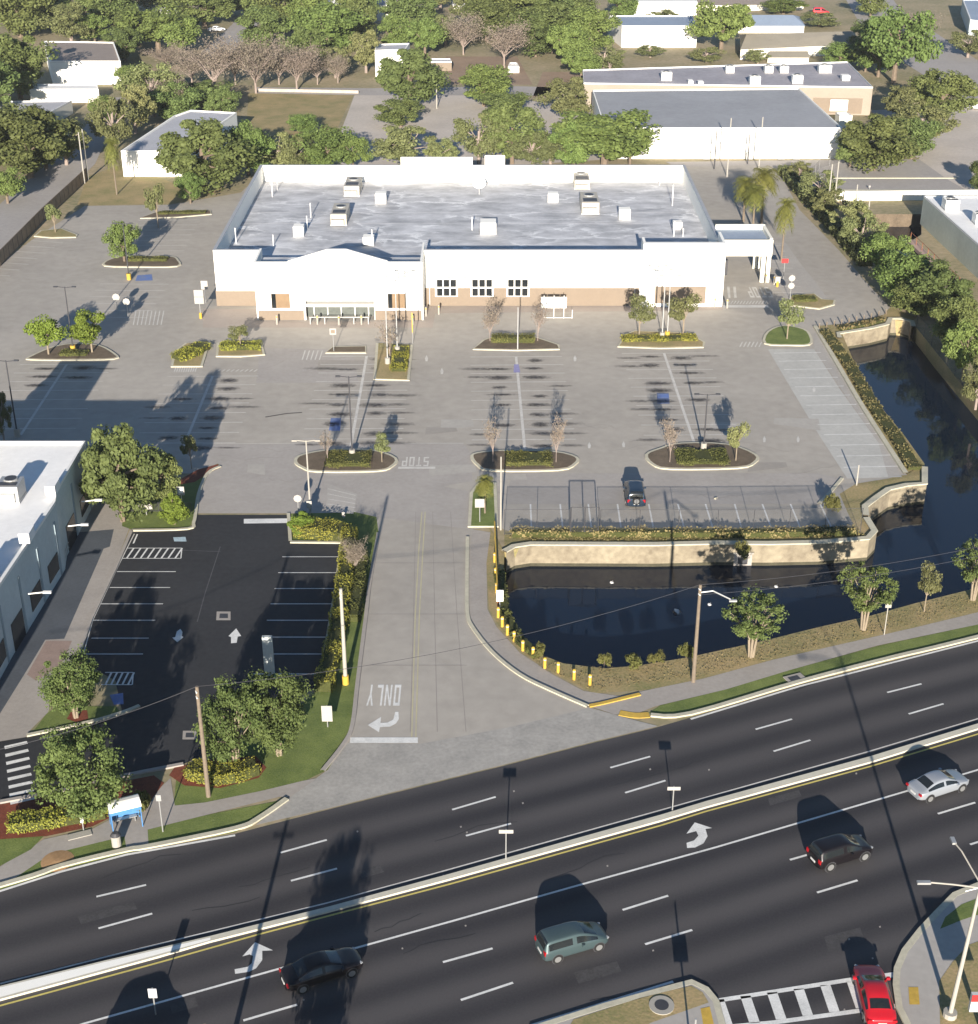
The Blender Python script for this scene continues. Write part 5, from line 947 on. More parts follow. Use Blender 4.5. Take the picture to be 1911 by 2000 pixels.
# --- hedges: leaf masses along a plan line
def hedge(label, px, w, h, m, z=0.0, name='hedge', dens=130, group='clipped hedges', size=0.075):
    q = [Vector((*a, 0)) for a in pp(px)]; o = empty(name, (q[0].x, q[0].y, z), 0, label, 'hedge', group); P_ = []; N_ = []
    core = MB()
    for i in range(len(q)-1):
        v = q[i+1]-q[i]; L = v.length; t = v.normalized(); nn = Vector((-t.y, t.x, 0)); n = int(L*w*dens + L*h*dens)
        for k in range(n):
            s = rng.uniform(-0.2, L+0.2); side = rng.random(); bump = 0.85 + 0.2*math.sin(s*1.7+i) + rng.uniform(-.08, .08)
            if side < w/(w+1.6*h): a, zz, nr = rng.uniform(-0.5, 0.5)*w, h*bump*rng.uniform(0.88, 1.05), (0, 0, 1)
            else:
                sg = rng.choice([-1, 1]); a, zz, nr = sg*w*0.5*bump*rng.uniform(0.9, 1.05), h*rng.random(), tuple(nn*sg)
            p = q[i] + t*s + nn*a - q[0]; P_.append((p.x, p.y, zz)); N_.append(nr)
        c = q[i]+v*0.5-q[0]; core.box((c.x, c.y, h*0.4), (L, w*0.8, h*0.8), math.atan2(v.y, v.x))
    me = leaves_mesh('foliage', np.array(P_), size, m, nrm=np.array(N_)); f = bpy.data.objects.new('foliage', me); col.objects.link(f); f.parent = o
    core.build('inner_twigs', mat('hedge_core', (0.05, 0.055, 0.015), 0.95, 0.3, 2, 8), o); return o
hedge('yellow green hedge across the top edge of the black lot', [(582, 1040), (630, 1046), (676, 1052)], 2.4, 1.3, L_HEDGE)
hedge('long yellow green hedge down the right side of the black lot', [(684, 1050), (678, 1110), (668, 1180), (658, 1250), (644, 1310), (632, 1352)], 1.5, 1.3, L_HEDGE)
hedge('dark hedge strip beside the driveway kerb', [(706, 1090), (700, 1150), (692, 1215)], 1.2, 0.9, L_DHEDGE)
hedge('bright yellow hedge wrapped round the crape myrtle foot', [(372, 1512), (415, 1524), (460, 1520), (500, 1506)], 1.6, 1.0, L_HEDGE)
hedge('ragged yellow hedge along the left sidewalk', [(20, 1618), (90, 1610), (160, 1598), (205, 1590)], 1.5, 0.9, mat('leaf_hedge', (0, 0, 0)))
hedge('wedge of yellow green hedge left of the store entrance path', [(345, 705), (372, 696), (398, 680)], 2.4, 0.9, L_HEDGE)
hedge('long low yellow hedge under the ragged tree before the store corner', [(432, 683), (508, 682)], 1.8, 0.9, L_HEDGE)
hedge('green hedge on the squarish island by the entrance', [(778, 728), (784, 685)], 2.0, 0.7, L_HEDGE)
hedge('olive hedge block on the middle front island', [(962, 668), (1042, 668)], 1.8, 0.9, L_DHEDGE)
hedge('yellow hedge on the right front island at the lamp poles', [(1216, 666), (1358, 664)], 1.8, 0.6, L_HEDGE)
hedge('hedge block on the south island with the white lamp base', [(640, 903), (722, 903)], 3.4, 0.7, L_DHEDGE)
hedge('hedge block on the middle south island', [(990, 903), (1075, 902)], 3.0, 0.7, L_DHEDGE)
hedge('brownish hedge block on the right south island', [(1322, 898), (1418, 898)], 3.6, 0.6, mat('leaf_grey', (0, 0, 0)) if False else L_DHEDGE)
hedge('low dark hedge on the left island between the lime trees', [(120, 694), (170, 694)], 1.6, 0.6, L_DHEDGE)
hedge('clump of brown hedge on the narrow island left of the store', [(252, 510), (325, 510)], 1.4, 0.6, L_DHEDGE)
hedge('low hedge on the small canopy island', [(1552, 588), (1592, 588)], 1.8, 0.6, L_DHEDGE)
hedge('dark hedge at the rear left small island', [(310, 419), (400, 417)], 1.2, 0.5, L_DHEDGE)
hedge('long bank of scrub above the water beside the pale stalls', [(1610, 650), (1660, 716), (1708, 800), (1752, 860), (1786, 918)], 1.6, 0.5, L_TUFT, dens=30, size=0.12)
hedge('strip of scrub on top of the long retaining wall', [(1000, 1046), (1250, 1046), (1450, 1047), (1670, 1043)], 1.2, 0.75, L_TUFT, dens=40, size=0.11)
hedge('strip of scrub below the guard posts at the lane bend', [(1640, 645), (1690, 636), (1725, 626)], 1.2, 0.5, L_TUFT, dens=30, size=0.16)
hedge('long rough hedge between the rear lane and the canal bank', [(1530, 340), (1580, 395), (1640, 462), (1690, 520)], 2.2, 1.6, L_OLIVE, dens=26, size=0.2)
hedge('green planting between bollards and pond', [(975, 1120), (985, 1200), (1010, 1250), (1050, 1285)], 1.0, 0.5, L_DHEDGE, dens=30, size=0.14)

# grass tufts on the near verges and banks: uncountable
def tufts(name, px, n, m, size=0.12, z=0.02):
    q = pp(px); xs = [a[0] for a in q]; ys = [a[1] for a in q]; pts = []
    while len(pts) < n:
        x, y = rng.uniform(min(xs), max(xs)), rng.uniform(min(ys), max(ys)); ins = False; j = len(q)-1
        for i in range(len(q)):
            if (q[i][1] > y) != (q[j][1] > y) and x < (q[j][0]-q[i][0])*(y-q[i][1])/(q[j][1]-q[i][1])+q[i][0]: ins = not ins
            j = i
        if ins: pts.append((x, y, z + rng.uniform(0.02, 0.12)))
    me = leaves_mesh(name, np.array(pts), size, m, up=1.6); o = bpy.data.objects.new(name, me); col.objects.link(o); tag(o, kind='stuff')
tufts('grass_tufts', [(992, 1205), (1040, 1275), (1100, 1302), (1250, 1304), (1500, 1254), (1700, 1207), (1911, 1152), (1911, 1192), (1646, 1254), (1373, 1322), (1160, 1350), (1060, 1310), (990, 1240)], 3500, L_TUFT, 0.05)
#tufts('grass_tufts', [(346, 1500), (430, 1478), (560, 1402), (640, 1370), (690, 1400), (640, 1500), (512, 1543), (400, 1566), (338, 1576)], 7000, leafmat('leaf_lawn', (0.07, 0.095, 0.02), (0.13, 0.16, 0.04)), 0.05)
tufts('grass_tufts', [(1000, 1040), (1672, 1038), (1695, 1050), (1036, 1062)], 3500, MATS['leaf_tuft'], 0.10)
# ================================================================== POLES, SIGNS, FENCES
def lamp_pole(x, yb, yt, label, heads=2, group='car park lamp poles', base=True, m=DSTEEL, r=0.09, arm=0.9, rz=0.0):
    b = P(x, yb); h = HT(x, yb, yt); o = empty('lamp_pole', b, rz, label, 'lamp pole', group)
    MB().tube([(0, 0, 0.0), (0, 0, h)], [r, r*0.7]).build('pole', m, o)
    if base: MB().tube([(0, 0, 0), (0, 0, 0.9)], 0.32, 14).build('base', CONCP if base == 1 else YEL, o)
    for k in range(heads):
        s = -1 if k % 2 == 0 else 1; ar = MB().tube([(0, 0, h-0.1), (s*arm, 0, h)], 0.05, 5).build('arm', m, o); MB().box((s*(arm+0.2), 0, h), (0.5, 0.28, 0.12)).build('lamp_head', m, ar)
    return o
for a in [(143, 688, 560, 'dark lamp pole between the two lime trees with a yellow base', 2, 2), (34, 852, 704, 'dark lamp pole near the left edge rising out of the shadow', 2, 1), (252, 546, 436, 'lamp pole with yellow base behind the green tree left of the store', 2, 2),
          (757, 712, 549, 'slim lamp pole in front of the right entrance window, left of two', 2, 1), (776, 690, 540, 'slim lamp pole in front of the right entrance window, right of two', 2, 1),
          (1293, 662, 530, 'slim lamp pole on the right front island, left of two', 2, 1), (1303, 660, 538, 'slim lamp pole on the right front island with yellow base, right of two', 2, 2),
          (688, 893, 735, 'lamp pole with white round base on the island near the stop lettering', 2, 1), (978, 1035, 892, 'tall grey lamp pole between driveway and front stalls', 0, 0), (606, 1001, 860, 'grey lamp pole with twin arms at the black lot entrance', 2, 0),
          (1374, 880, 770, 'lamp pole on the brown south island', 2, 1), (1011, 684, 600, 'short slim lamp pole at the middle front island', 0, 0), (1673, 948, 908, 'short pale post in the wedge at the stall corner', 0, 0)]:
    o = lamp_pole(a[0], a[1], a[2], a[3], a[4], base=a[5], m=CONCP if ('grey' in a[3] or 'pale' in a[3]) else STEEL if 'slim' in a[3] else DSTEEL)
    if 'short pale' in a[3]: o.name = 'pale_post'; o['category'] = 'post'
for a in [(1420, 345, 230, 'white pole behind the canopy, leftmost of the row by the warehouse'), (1395, 330, 252, 'thin dark pole against the white warehouse wall'), (1482, 330, 228, 'white pole rising from behind the tall palm'), (1460, 320, 252, 'thin dark pole between two white ones at the warehouse'),
          (1615, 425, 320, 'pale pole by the rear lane, left of two'), (1628, 415, 315, 'pale pole by the rear lane, right of two'), (1668, 425, 360, 'slim pole in front of the cream boundary wall'), (1695, 425, 380, 'slimmer second pole in front of the cream boundary wall'),
          (165, 358, 258, 'leaning pale pole beside the board fence'), (172, 352, 252, 'thin second pole beside the board fence'), (853, 212, 128, 'white pole at the edge of the big round tree on the gravel lot'), (1703, 332, 305, 'short post under the broad dark tree')]:
    o = lamp_pole(a[0], a[1], a[2], a[3], 0, 'poles of the district behind', 0, CONCP if 'dark' not in a[3] else DSTEEL, 0.13); o.name = 'utility_pole'; o['category'] = 'pole'
def upole(x, yb, yt, label, arm=None, base=False):
    b = P(x, yb); h = HT(x, yb, yt); o = empty('utility_pole', b, 0, label, 'utility pole', 'poles near the road')
    MB().tube([(0, 0, 0), (0, 0, h)], [0.17, 0.12], 9).build('pole', WOODP if not base else CONCP, o)
    if base: MB().tube([(0, 0, 0), (0, 0, 0.8)], 0.26, 12).build('base', YEL, o)
    if arm:
        a = MB().tube([(0, 0, h-0.7), (1.0, 0, h-0.55), (2.4, 0, h-1.3)], 0.06, 6).build('arm', STEEL, o); MB().box((2.6, 0, h-1.42), (0.6, 0.22, 0.14)).build('lamp_head', STEEL, a)
    for z in (0.35, 0.8): MB().tube([(-0.1, 0, h-z), (0.0, -0.25, h-z)], 0.05, 6).build('insulator', TRIM, o)
    return b + Vector((0, 0, h)), o
pA, _ = upole(407, 1556, 1341, 'tall weathered wooden pole in front of the black lot hedge')
pB, _ = upole(1354, 1332, 1142, 'wooden pole with a street lamp arm beside the pond', True)
pC, _ = upole(675, 1336, 1150, 'pale concrete pole with yellow foot at the hedge end by the driveway', None, True)
def wire(a, b_, sag, label):
    mb = MB(); o = Vector(a); pts = []
    for k in range(17): t = k/16; p = a.lerp(b_, t); p.z -= sag*4*t*(1-t); pts.append(p-o)
    w = mb.tube(pts, 0.022, 4).build('power_line', DSTEEL); w.location = o; tag(w, label, 'wire', 'overhead wires')
far1 = P(2150, 1010, 8.0); far2 = P(-200, 1500, 7.5)
wire(pA, pB, 1.3, 'overhead wire from the weathered pole across the driveway to the street lamp pole')
wire(pB, far1, 1.0, 'overhead wire running right from the street lamp pole over the pond'); wire(pA, far2, 0.8, 'overhead wire running left from the weathered pole over the black lot')
wire(pB - Vector((0, 0, 0.9)), far1 - Vector((0, 0, .9)), 1.0, 'lower second wire right of the street lamp pole over the pond')
# big street light at the lower right
b = P(1855, 1985, 0.14); h = HT(1855, 1985, 1724); o = empty('street_light', b, 0, 'tall pale concrete street light with two long arms on the lower right corner', 'street light')
MB().tube([(0, 0, 0), (0.35, 0, h)], [0.14, 0.085], 10).build('pole', CONCP, o); MB().tube([(0, 0, 0), (0, 0, .35)], 0.4, 12).build('base', CONCP, o)
t = Vector((0.35, 0, h-0.4))
a = MB().tube([t, t+Vector((-1.6, 0, 0.25)), t+Vector((-2.8, 0.1, 0.3))], 0.05, 6).build('arm', CONCP, o); MB().box(tuple(t+Vector((-3.15, 0.1, 0.29))), (0.75, 0.22, 0.13)).build('lamp_head', STEEL, a)
a = MB().tube([t+Vector((0, 0, .2)), t+Vector((-0.6, 2.0, 0.9)), t+Vector((-0.8, 2.6, 0.95))], 0.045, 6).build('arm', CONCP, o); MB().box(tuple(t+Vector((-0.85, 2.85, 0.95))), (0.24, 0.55, 0.13)).build('lamp_head', STEEL, a)
MB().tube([t+Vector((-.8, 0, -.25)), t+Vector((.9, 0, .35))], 0.04, 5).build('brace', STEEL, o)
# signs
def sign(x, yb, yt, w, h, label, m=SIGNB, shape='box', face=None, n=1, cat='sign', group='white signs', post=STEEL, z=0.0, off=0.0, rz=0.0, base=None):
    b = P(x, yb, z); H = HT(x, yb, yt) if z == 0 else HT(x, yb, yt)-z; o = empty('road_sign', b, rz, label, cat, group)
    MB().tube([(0, 0, 0), (0, 0, H)], 0.045 if w < 1.2 else 0.06, 6).build('post', post, o)
    for k in range(n):
        zc = H - h/2 - k*(h+0.06)
        if shape == 'oct': p = MB(); p.tube([(0, -0.07, zc), (0, -0.04, zc)], w/2, 8); p = p.build('panel', m, o)
        else: p = MB().box((off, -0.065, zc), (w, 0.04, h), 0).build('panel', m, o)
        if face: MB().box((off, -0.092, zc), (w*0.62, 0.012, h*0.55)).build('sign_face', face, p)
    if base: MB().tube([(0, 0, 0), (0, 0, 0.8)], 0.18, 10).build('base', base, o)
    return o
sign(988, 1682, 1620, 0.95, 0.28, 'white blank crosspiece sign on the median, left one of two', group='median signs'); sign(1313, 1585, 1536, 0.9, 0.28, 'white blank crosspiece sign on the median, right one of two', group='median signs')
sign(230, 612, 573, 1.0, 1.0, 'pinkish octagon sign back in the left lot, left of two', shape='oct', group='stop signs'); sign(250, 620, 582, 0.95, 0.95, 'pinkish octagon sign back in the left lot, right of two', shape='oct', group='stop signs')
sign(392, 622, 566, 1.2, 0.9, 'pair of pale signs stacked beside the left front store corner', n=2, base=YEL); sign(402, 592, 548, 0.9, 1.2, 'white square sign just left of the store wall')
sign(652, 688, 641, 0.8, 0.8, 'pale sign on the tiny island before the entrance', face=WALLT); sign(806, 672, 610, 0.12, 2.6, 'thin yellow post at the island corner by the store entrance', m=YEL)
sign(1543, 585, 536, 0.9, 1.0, 'pair of white discs stacked on a post by the canopy', n=2, shape='oct', face=None); sign(1518, 560, 540, 0.7, 0.9, 'short white sign with yellow foot by the canopy column', base=YEL)
sign(1530, 545, 505, 0.9, 0.6, 'small red sign beside the canopy lane', m=REDP)
sign(937, 1022, 974, 0.9, 0.9, 'square white sign on the grass strip by the driveway', face=WALLW); sign(583, 1004, 966, 0.8, 0.8, 'octagonal sign back at the black lot entrance', shape='oct', m=SIGNB, group='stop signs'); sign(605, 1006, 978, 0.5, 0.75, 'small white notice sign next to the grey lamp pole', face=STEEL)
sign(286, 1006, 984, 1.3, 0.55, 'low cream sign on the lawn under the big spreading tree'); sign(357, 1000, 950, 0.7, 0.9, 'white sign above the conical bush', face=WALLW)
sign(640, 1420, 1378, 0.8, 1.4, 'tall pale rectangular sign back on the grass near the arrow', m=SIGNB, face=None); sign(976, 1195, 1152, 0.6, 1.1, 'white sign leaning at the pond corner above the bollards', m=WALLW)
sign(671, 1012, 1000, 0.3, 0.5, 'tiny white marker behind the top hedge'); sign(318, 1625, 1552, 0.35, 0.5, 'thin bus stop post with small panel on the verge', m=STEEL)
sign(1727, 1240, 1174, 0.5, 0.6, 'short cream post with small cap in front of the pond bank tree', m=CONCP, post=CONCP); sign(163, 1622, 1590, 0.22, 0.7, 'tiny white marker post at the left sidewalk', m=WALLW)
sign(304, 1982, 1930, 0.5, 0.7, 'small white rear of a sign on the road edge at the bottom left', m=PLATE); sign(1698, 370, 362, 0.3, 0.3, 'tiny cream marker by the cream boundary wall')
b = P(1352, 2075, 0.14); o = empty('road_sign', b, 0, 'grey sign post rising from the bottom corner island', 'sign', 'white signs'); MB().tube([(0, 0, 0), (0, 0, 3.3)], 0.06, 8).build('post', STEEL, o); MB().box((0, -0.08, 2.25), (0.9, 0.04, 0.62)).build('panel', SIGNB, o)
# white notice board in front of the store
a = P(1062, 622); o = empty('notice_board', a, 0, 'white frame board with four panels standing in front of the store wall', 'board')
h = HT(1062, 622, 577); 
for k in range(4): MB().box((k*0.85, 0, h-0.95), (0.78, 0.05, 1.5)).build('panel', WALLW, o)
for x in (0.0, 1.3, 2.6, 3.7): MB().tube([(x, 0.04, 0), (x, 0.04, 1.2 if x > 3 else h)], 0.05, 6).build('post', TRIM, o)
MB().tube([(0, 0.04, 0.1), (3.7, 0.04, 0.1)], 0.04, 6).build('rail', TRIM, o)
# store bollards
for k, (x, y) in enumerate([(541, 634), (620, 634), (662, 635), (706, 634), (806, 634), (832, 618), (857, 614), (1396, 600), (1420, 602), (1496, 552), (1512, 556)]):
    b = P(x, y); o = empty('guard_post', b, 0, ['pale guard post under the left entrance window', 'pale guard post left of the entrance door', 'pale guard post before the entrance door middle', 'pale guard post right of the entrance door', 'pale guard post under the right entrance window', 'pale guard post in the inner corner by the entrance block',
       'pale guard post left below the first square window', 'cream guard post at the right store corner', 'cream guard post left of the canopy lane', 'cream guard post at the canopy column', 'cream guard post right of the canopy column'][k], 'post', 'guard posts along the store')
    MB().tube([(0, 0, 0), (0, 0, 1.3)], 0.12, 10).build('pipe', CONCP, o); MB().tube([(0, 0, 1.0), (0, 0, 1.15)], 0.125, 10).build('band', YEL, o)
# yellow bollards along the driveway curve
BO = [(966, 1098), (968, 1128), (970, 1158), (973, 1206), (981, 1224), (991, 1240), (1004, 1253), (1021, 1271), (1041, 1284), (1064, 1305), (1090, 1314), (1121, 1328), (1152, 1338)]
proto_b = None
for k, (x, y) in enumerate(BO):
    b = P(x, y)
    if proto_b is None:
        proto_b = o = empty('bollard', b, 0, '', 'bollard', 'yellow bollards round the pond'); MB().tube([(0, 0, 0), (0, 0, 0.95), (0, 0, 1.0)], [0.13, 0.13, 0.08], 12).build('post_body', YEL, o); MB().tube([(0, 0, 0.78), (0, 0, 0.86)], 0.135, 12).build('band', PLATE, o)
    else: o = copy_tree(proto_b); o.location = b
    o['label'] = 'yellow bollard, ' + ['first', 'second', 'third', 'fourth', 'fifth', 'sixth', 'seventh', 'eighth', 'ninth', 'tenth', 'eleventh', 'twelfth', 'thirteenth'][k] + ' of the row from the gate end down the driveway curve'
a, b_ = P(966, 1036), P(972, 1190); o = empty('guard_rail', a, 0, 'rusty yellow guard rail along the pond edge of the driveway', 'railing'); v = b_-a
MB().tube([(0, 0, 0.95), tuple(v+Vector((0, 0, .95)))], 0.07, 6).build('rail', YEL, o); MB().tube([(0, 0, 0.5), tuple(v+Vector((0, 0, .5)))], 0.05, 6).build('rail', MATS['rusty_metal'], o)
for k in range(9): p = v*(k/8); MB().tube([(p.x, p.y, 0), (p.x, p.y, 1.0)], 0.06, 6).build('post', YEL if k % 2 else MATS['rusty_metal'], o)
# small posts at the lane bend and behind the warehouse
for k in range(10):
    x = 1600 + k*14.5; y = 642 - k*2.7 - max(0, k-6)*1.2; b = P(x, y); o = empty('marker_post', b, 0, 'short pale marker post number %s from the left at the lane bend' % ['one', 'two', 'three', 'four', 'five', 'six', 'seven', 'eight', 'nine', 'ten'][k], 'post', 'marker posts at the lane bend')
    MB().tube([(0, 0, 0), (0, 0, 0.75)], 0.08, 8).build('pipe', WOODP, o); MB().tube([(0, 0, .75), (0, 0, .78)], 0.085, 8).build('cap', CONCP, o)
# chain link fence with gate above the long wall
def fence(name, label, px, h, ps, m=DSTEEL, panel=CHAIN, cat='fence', rail=True, group=None, r=0.028):
    q = [Vector((*a, 0)) for a in pp(px)]; o = empty(name, q[0], 0, label, cat, group); mb = MB(); rb = MB()
    for i in range(len(q)-1):
        a, b_ = q[i]-q[0], q[i+1]-q[0]; v = b_-a; n = max(1, round(v.length/ps))
        for k in range(n+1 if i == len(q)-2 else n):
            p = a + v*(k/n); MB().tube([(p.x, p.y, 0), (p.x, p.y, h)], r, 6).build('post', m, o)
        c = (a+b_)/2; an = math.atan2(v.y, v.x); mb.box((c.x, c.y, h/2+0.03), (v.length, 0.02, h-0.1), an)
        for z in ((h, 0.1) if rail else ()): rb.tube([(a.x, a.y, z), (b_.x, b_.y, z)], r*0.7, 5)
    mb.build('fence_panel', panel, o)
    if rail: rb.build('rail', m, o)
    return o
fence('chain_link_fence', 'dark chain link fence above the long stone wall, left of the gate', [(985, 1045), (1112, 1045)], 2.7, 3.2, group='chain link fences')
fence('chain_link_fence', 'dark chain link fence above the long stone wall, right of the gate', [(1172, 1045), (1400, 1045), (1680, 1042)], 2.7, 3.2, group='chain link fences')
fence('fence_gate', 'dark framed gate in the chain link fence above the long stone wall', [(1114, 1050), (1168, 1050)], 3.2, 1.3, cat='gate', r=0.06)
fence('chain_link_fence', 'chain link fence on the shaded right bank of the pond', [(1790, 640), (1850, 715), (1911, 795)], 1.8, 3.0, group='chain link fences')
fence('chain_link_fence', 'chain link fence behind the white warehouse lane', [(1560, 372), (1600, 330), (1640, 318)], 1.8, 3.0, group='chain link fences', m=STEEL)
fence('metal_fence', 'thin dark railing on the lawn under the big spreading tree', [(245, 1000), (375, 1000)], 1.0, 1.6, m=DSTEEL)
fence('rear_fence', 'long pale low fence behind the dry grass field', [(505, 179), (700, 183)], 0.7, 4.0, m=CONCP, panel=mat('pale_boards', (0.42, 0.36, 0.30), 0.9, 0.2, 1, 5))
q = [(-150, 655), (0, 520), (85, 432), (172, 350)]
o = fence('board_fence', 'long brown board fence between the left street and the lot', q, 2.1, 2.4, m=WOODP, panel=FENCEW, rail=True, r=0.09)
# pale slab-like pylon and truck-ish stand in the black lot
b = P(528, 1330); h = HT(528, 1330, 1243); o = empty('pylon_sign', b, 0, 'tall narrow pale pylon sign with green foot between the right stalls', 'pylon sign')
MB().box((0, 0, h/2+0.3), (0.78, 0.3, h-0.6)).build('panel', mat('pylon_face', (0.42, 0.44, 0.42), 0.7, 0.12, 1.0, 4), o); MB().box((0, 0, 0.3), (0.9, 0.45, 0.6)).build('foot', mat('green_metal', (0.05, 0.20, 0.12), 0.6, 0.2, 1, 4), o)
# bus shelter, bench, bin
b = P(247, 1612); o = empty('bus_shelter', b, ROAD_A, 'small blue walled bus shelter with curved white roof on the left sidewalk', 'bus shelter'); o.scale = (0.72, 0.72, 0.8)
BLUE = mat('shelter_blue', (0.07, 0.20, 0.42), 0.5, 0.12, 1, 4); mb = MB()
for k in range(6):
    t0, t1 = k/6*math.pi, (k+1)/6*math.pi
    mb.add([(x, -0.95*math.cos(t), 2.25+0.4*math.sin(t)) for t in (t0, t1) for x in (-1.5, 1.5)] , [(0, 1, 3, 2)])
mb.box((0, 0, 2.28), (3.0, 1.9, 0.06)); mb.build('roof', WALLW, o)
MB().box((0, 0.8, 1.25), (2.8, 0.06, 1.9)).build('back_wall', BLUE, o); MB().box((-1.38, 0.1, 1.25), (0.06, 1.3, 1.9)).build('side_wall', BLUE, o); MB().box((0, -0.88, 2.1), (2.9, 0.08, 0.35)).build('fascia', BLUE, o)
for x in (-1.38, 1.38):
    for y in (-0.8, 0.8): MB().box((x, y, 1.1), (0.09, 0.09, 2.2)).build('post', BLUE, o)
s = MB().box((0, 0.45, 0.5), (2.2, 0.42, 0.06)).build('bench_seat', STEEL, o)
for x in (-0.9, 0.9): MB().box((x, 0.45, 0.24), (0.06, 0.36, 0.46)).build('bench_leg', STEEL, s)
b = P(228, 1652); o = empty('litter_bin', b, 0, 'round pale litter bin with black opening in front of the bus shelter', 'litter bin'); MB().tube([(0, 0, 0), (0, 0, 0.9)], 0.32, 14).build('bin_body', CONCP, o); MB().tube([(0, 0, .9), (0, 0, 1.12)], [0.36, 0.2], 14).build('lid', DSTEEL, o)
tag(MB().box((P(155, 1632).x, P(155, 1632).y, 0.05), (1.6, 0.6, 0.05), ROAD_A).build('utility_cover', CONCP), 'flat pale utility cover set in the left sidewalk', 'cover')
b = P(112, 1682); m_ = MB().tube([(0, 0, 0.02), (0, 0, 0.05), (0, 0, 0.10)], [1.1, 0.8, 0.15], 18).build('sand_heap', mat('sand', (0.36, 0.22, 0.11), 0.95, 0.2, 1, 6)); m_.location = b; tag(m_, 'small orange sand heap on the left verge', 'sand heap')
b = P(1553, 1326); m_ = empty('storm_drain', b, ROAD_A, 'dark storm drain with concrete rim in the right verge', 'drain'); MB().box((0, 0, 0.06), (1.6, 1.0, 0.08)).build('rim', WALK, m_); MB().box((-.1, 0, 0.105), (0.9, 0.5, 0.02)).build('grate', DSTEEL, m_)
b = P(1900, 2010, 0.14); o = empty('corner_sign', b, 0, 'red and white sign panel cut off at the lower right corner', 'sign'); MB().box((0.5, 0, 2.1), (1.9, 0.25, 1.3)).build('panel', PLATE, o); MB().box((0.5, -0.14, 2.5), (1.9, 0.03, 0.5)).build('red_band', REDP, o); MB().box((0.5, 0, 0.7), (0.3, 0.2, 1.4)).build('post', CONCP, o)
for k, (x, y, lb_) in enumerate([(1236, 302+6, 'white condenser box by the warehouse left foot'), (1335, 316, 'pair of small units at the warehouse foot')]): pass

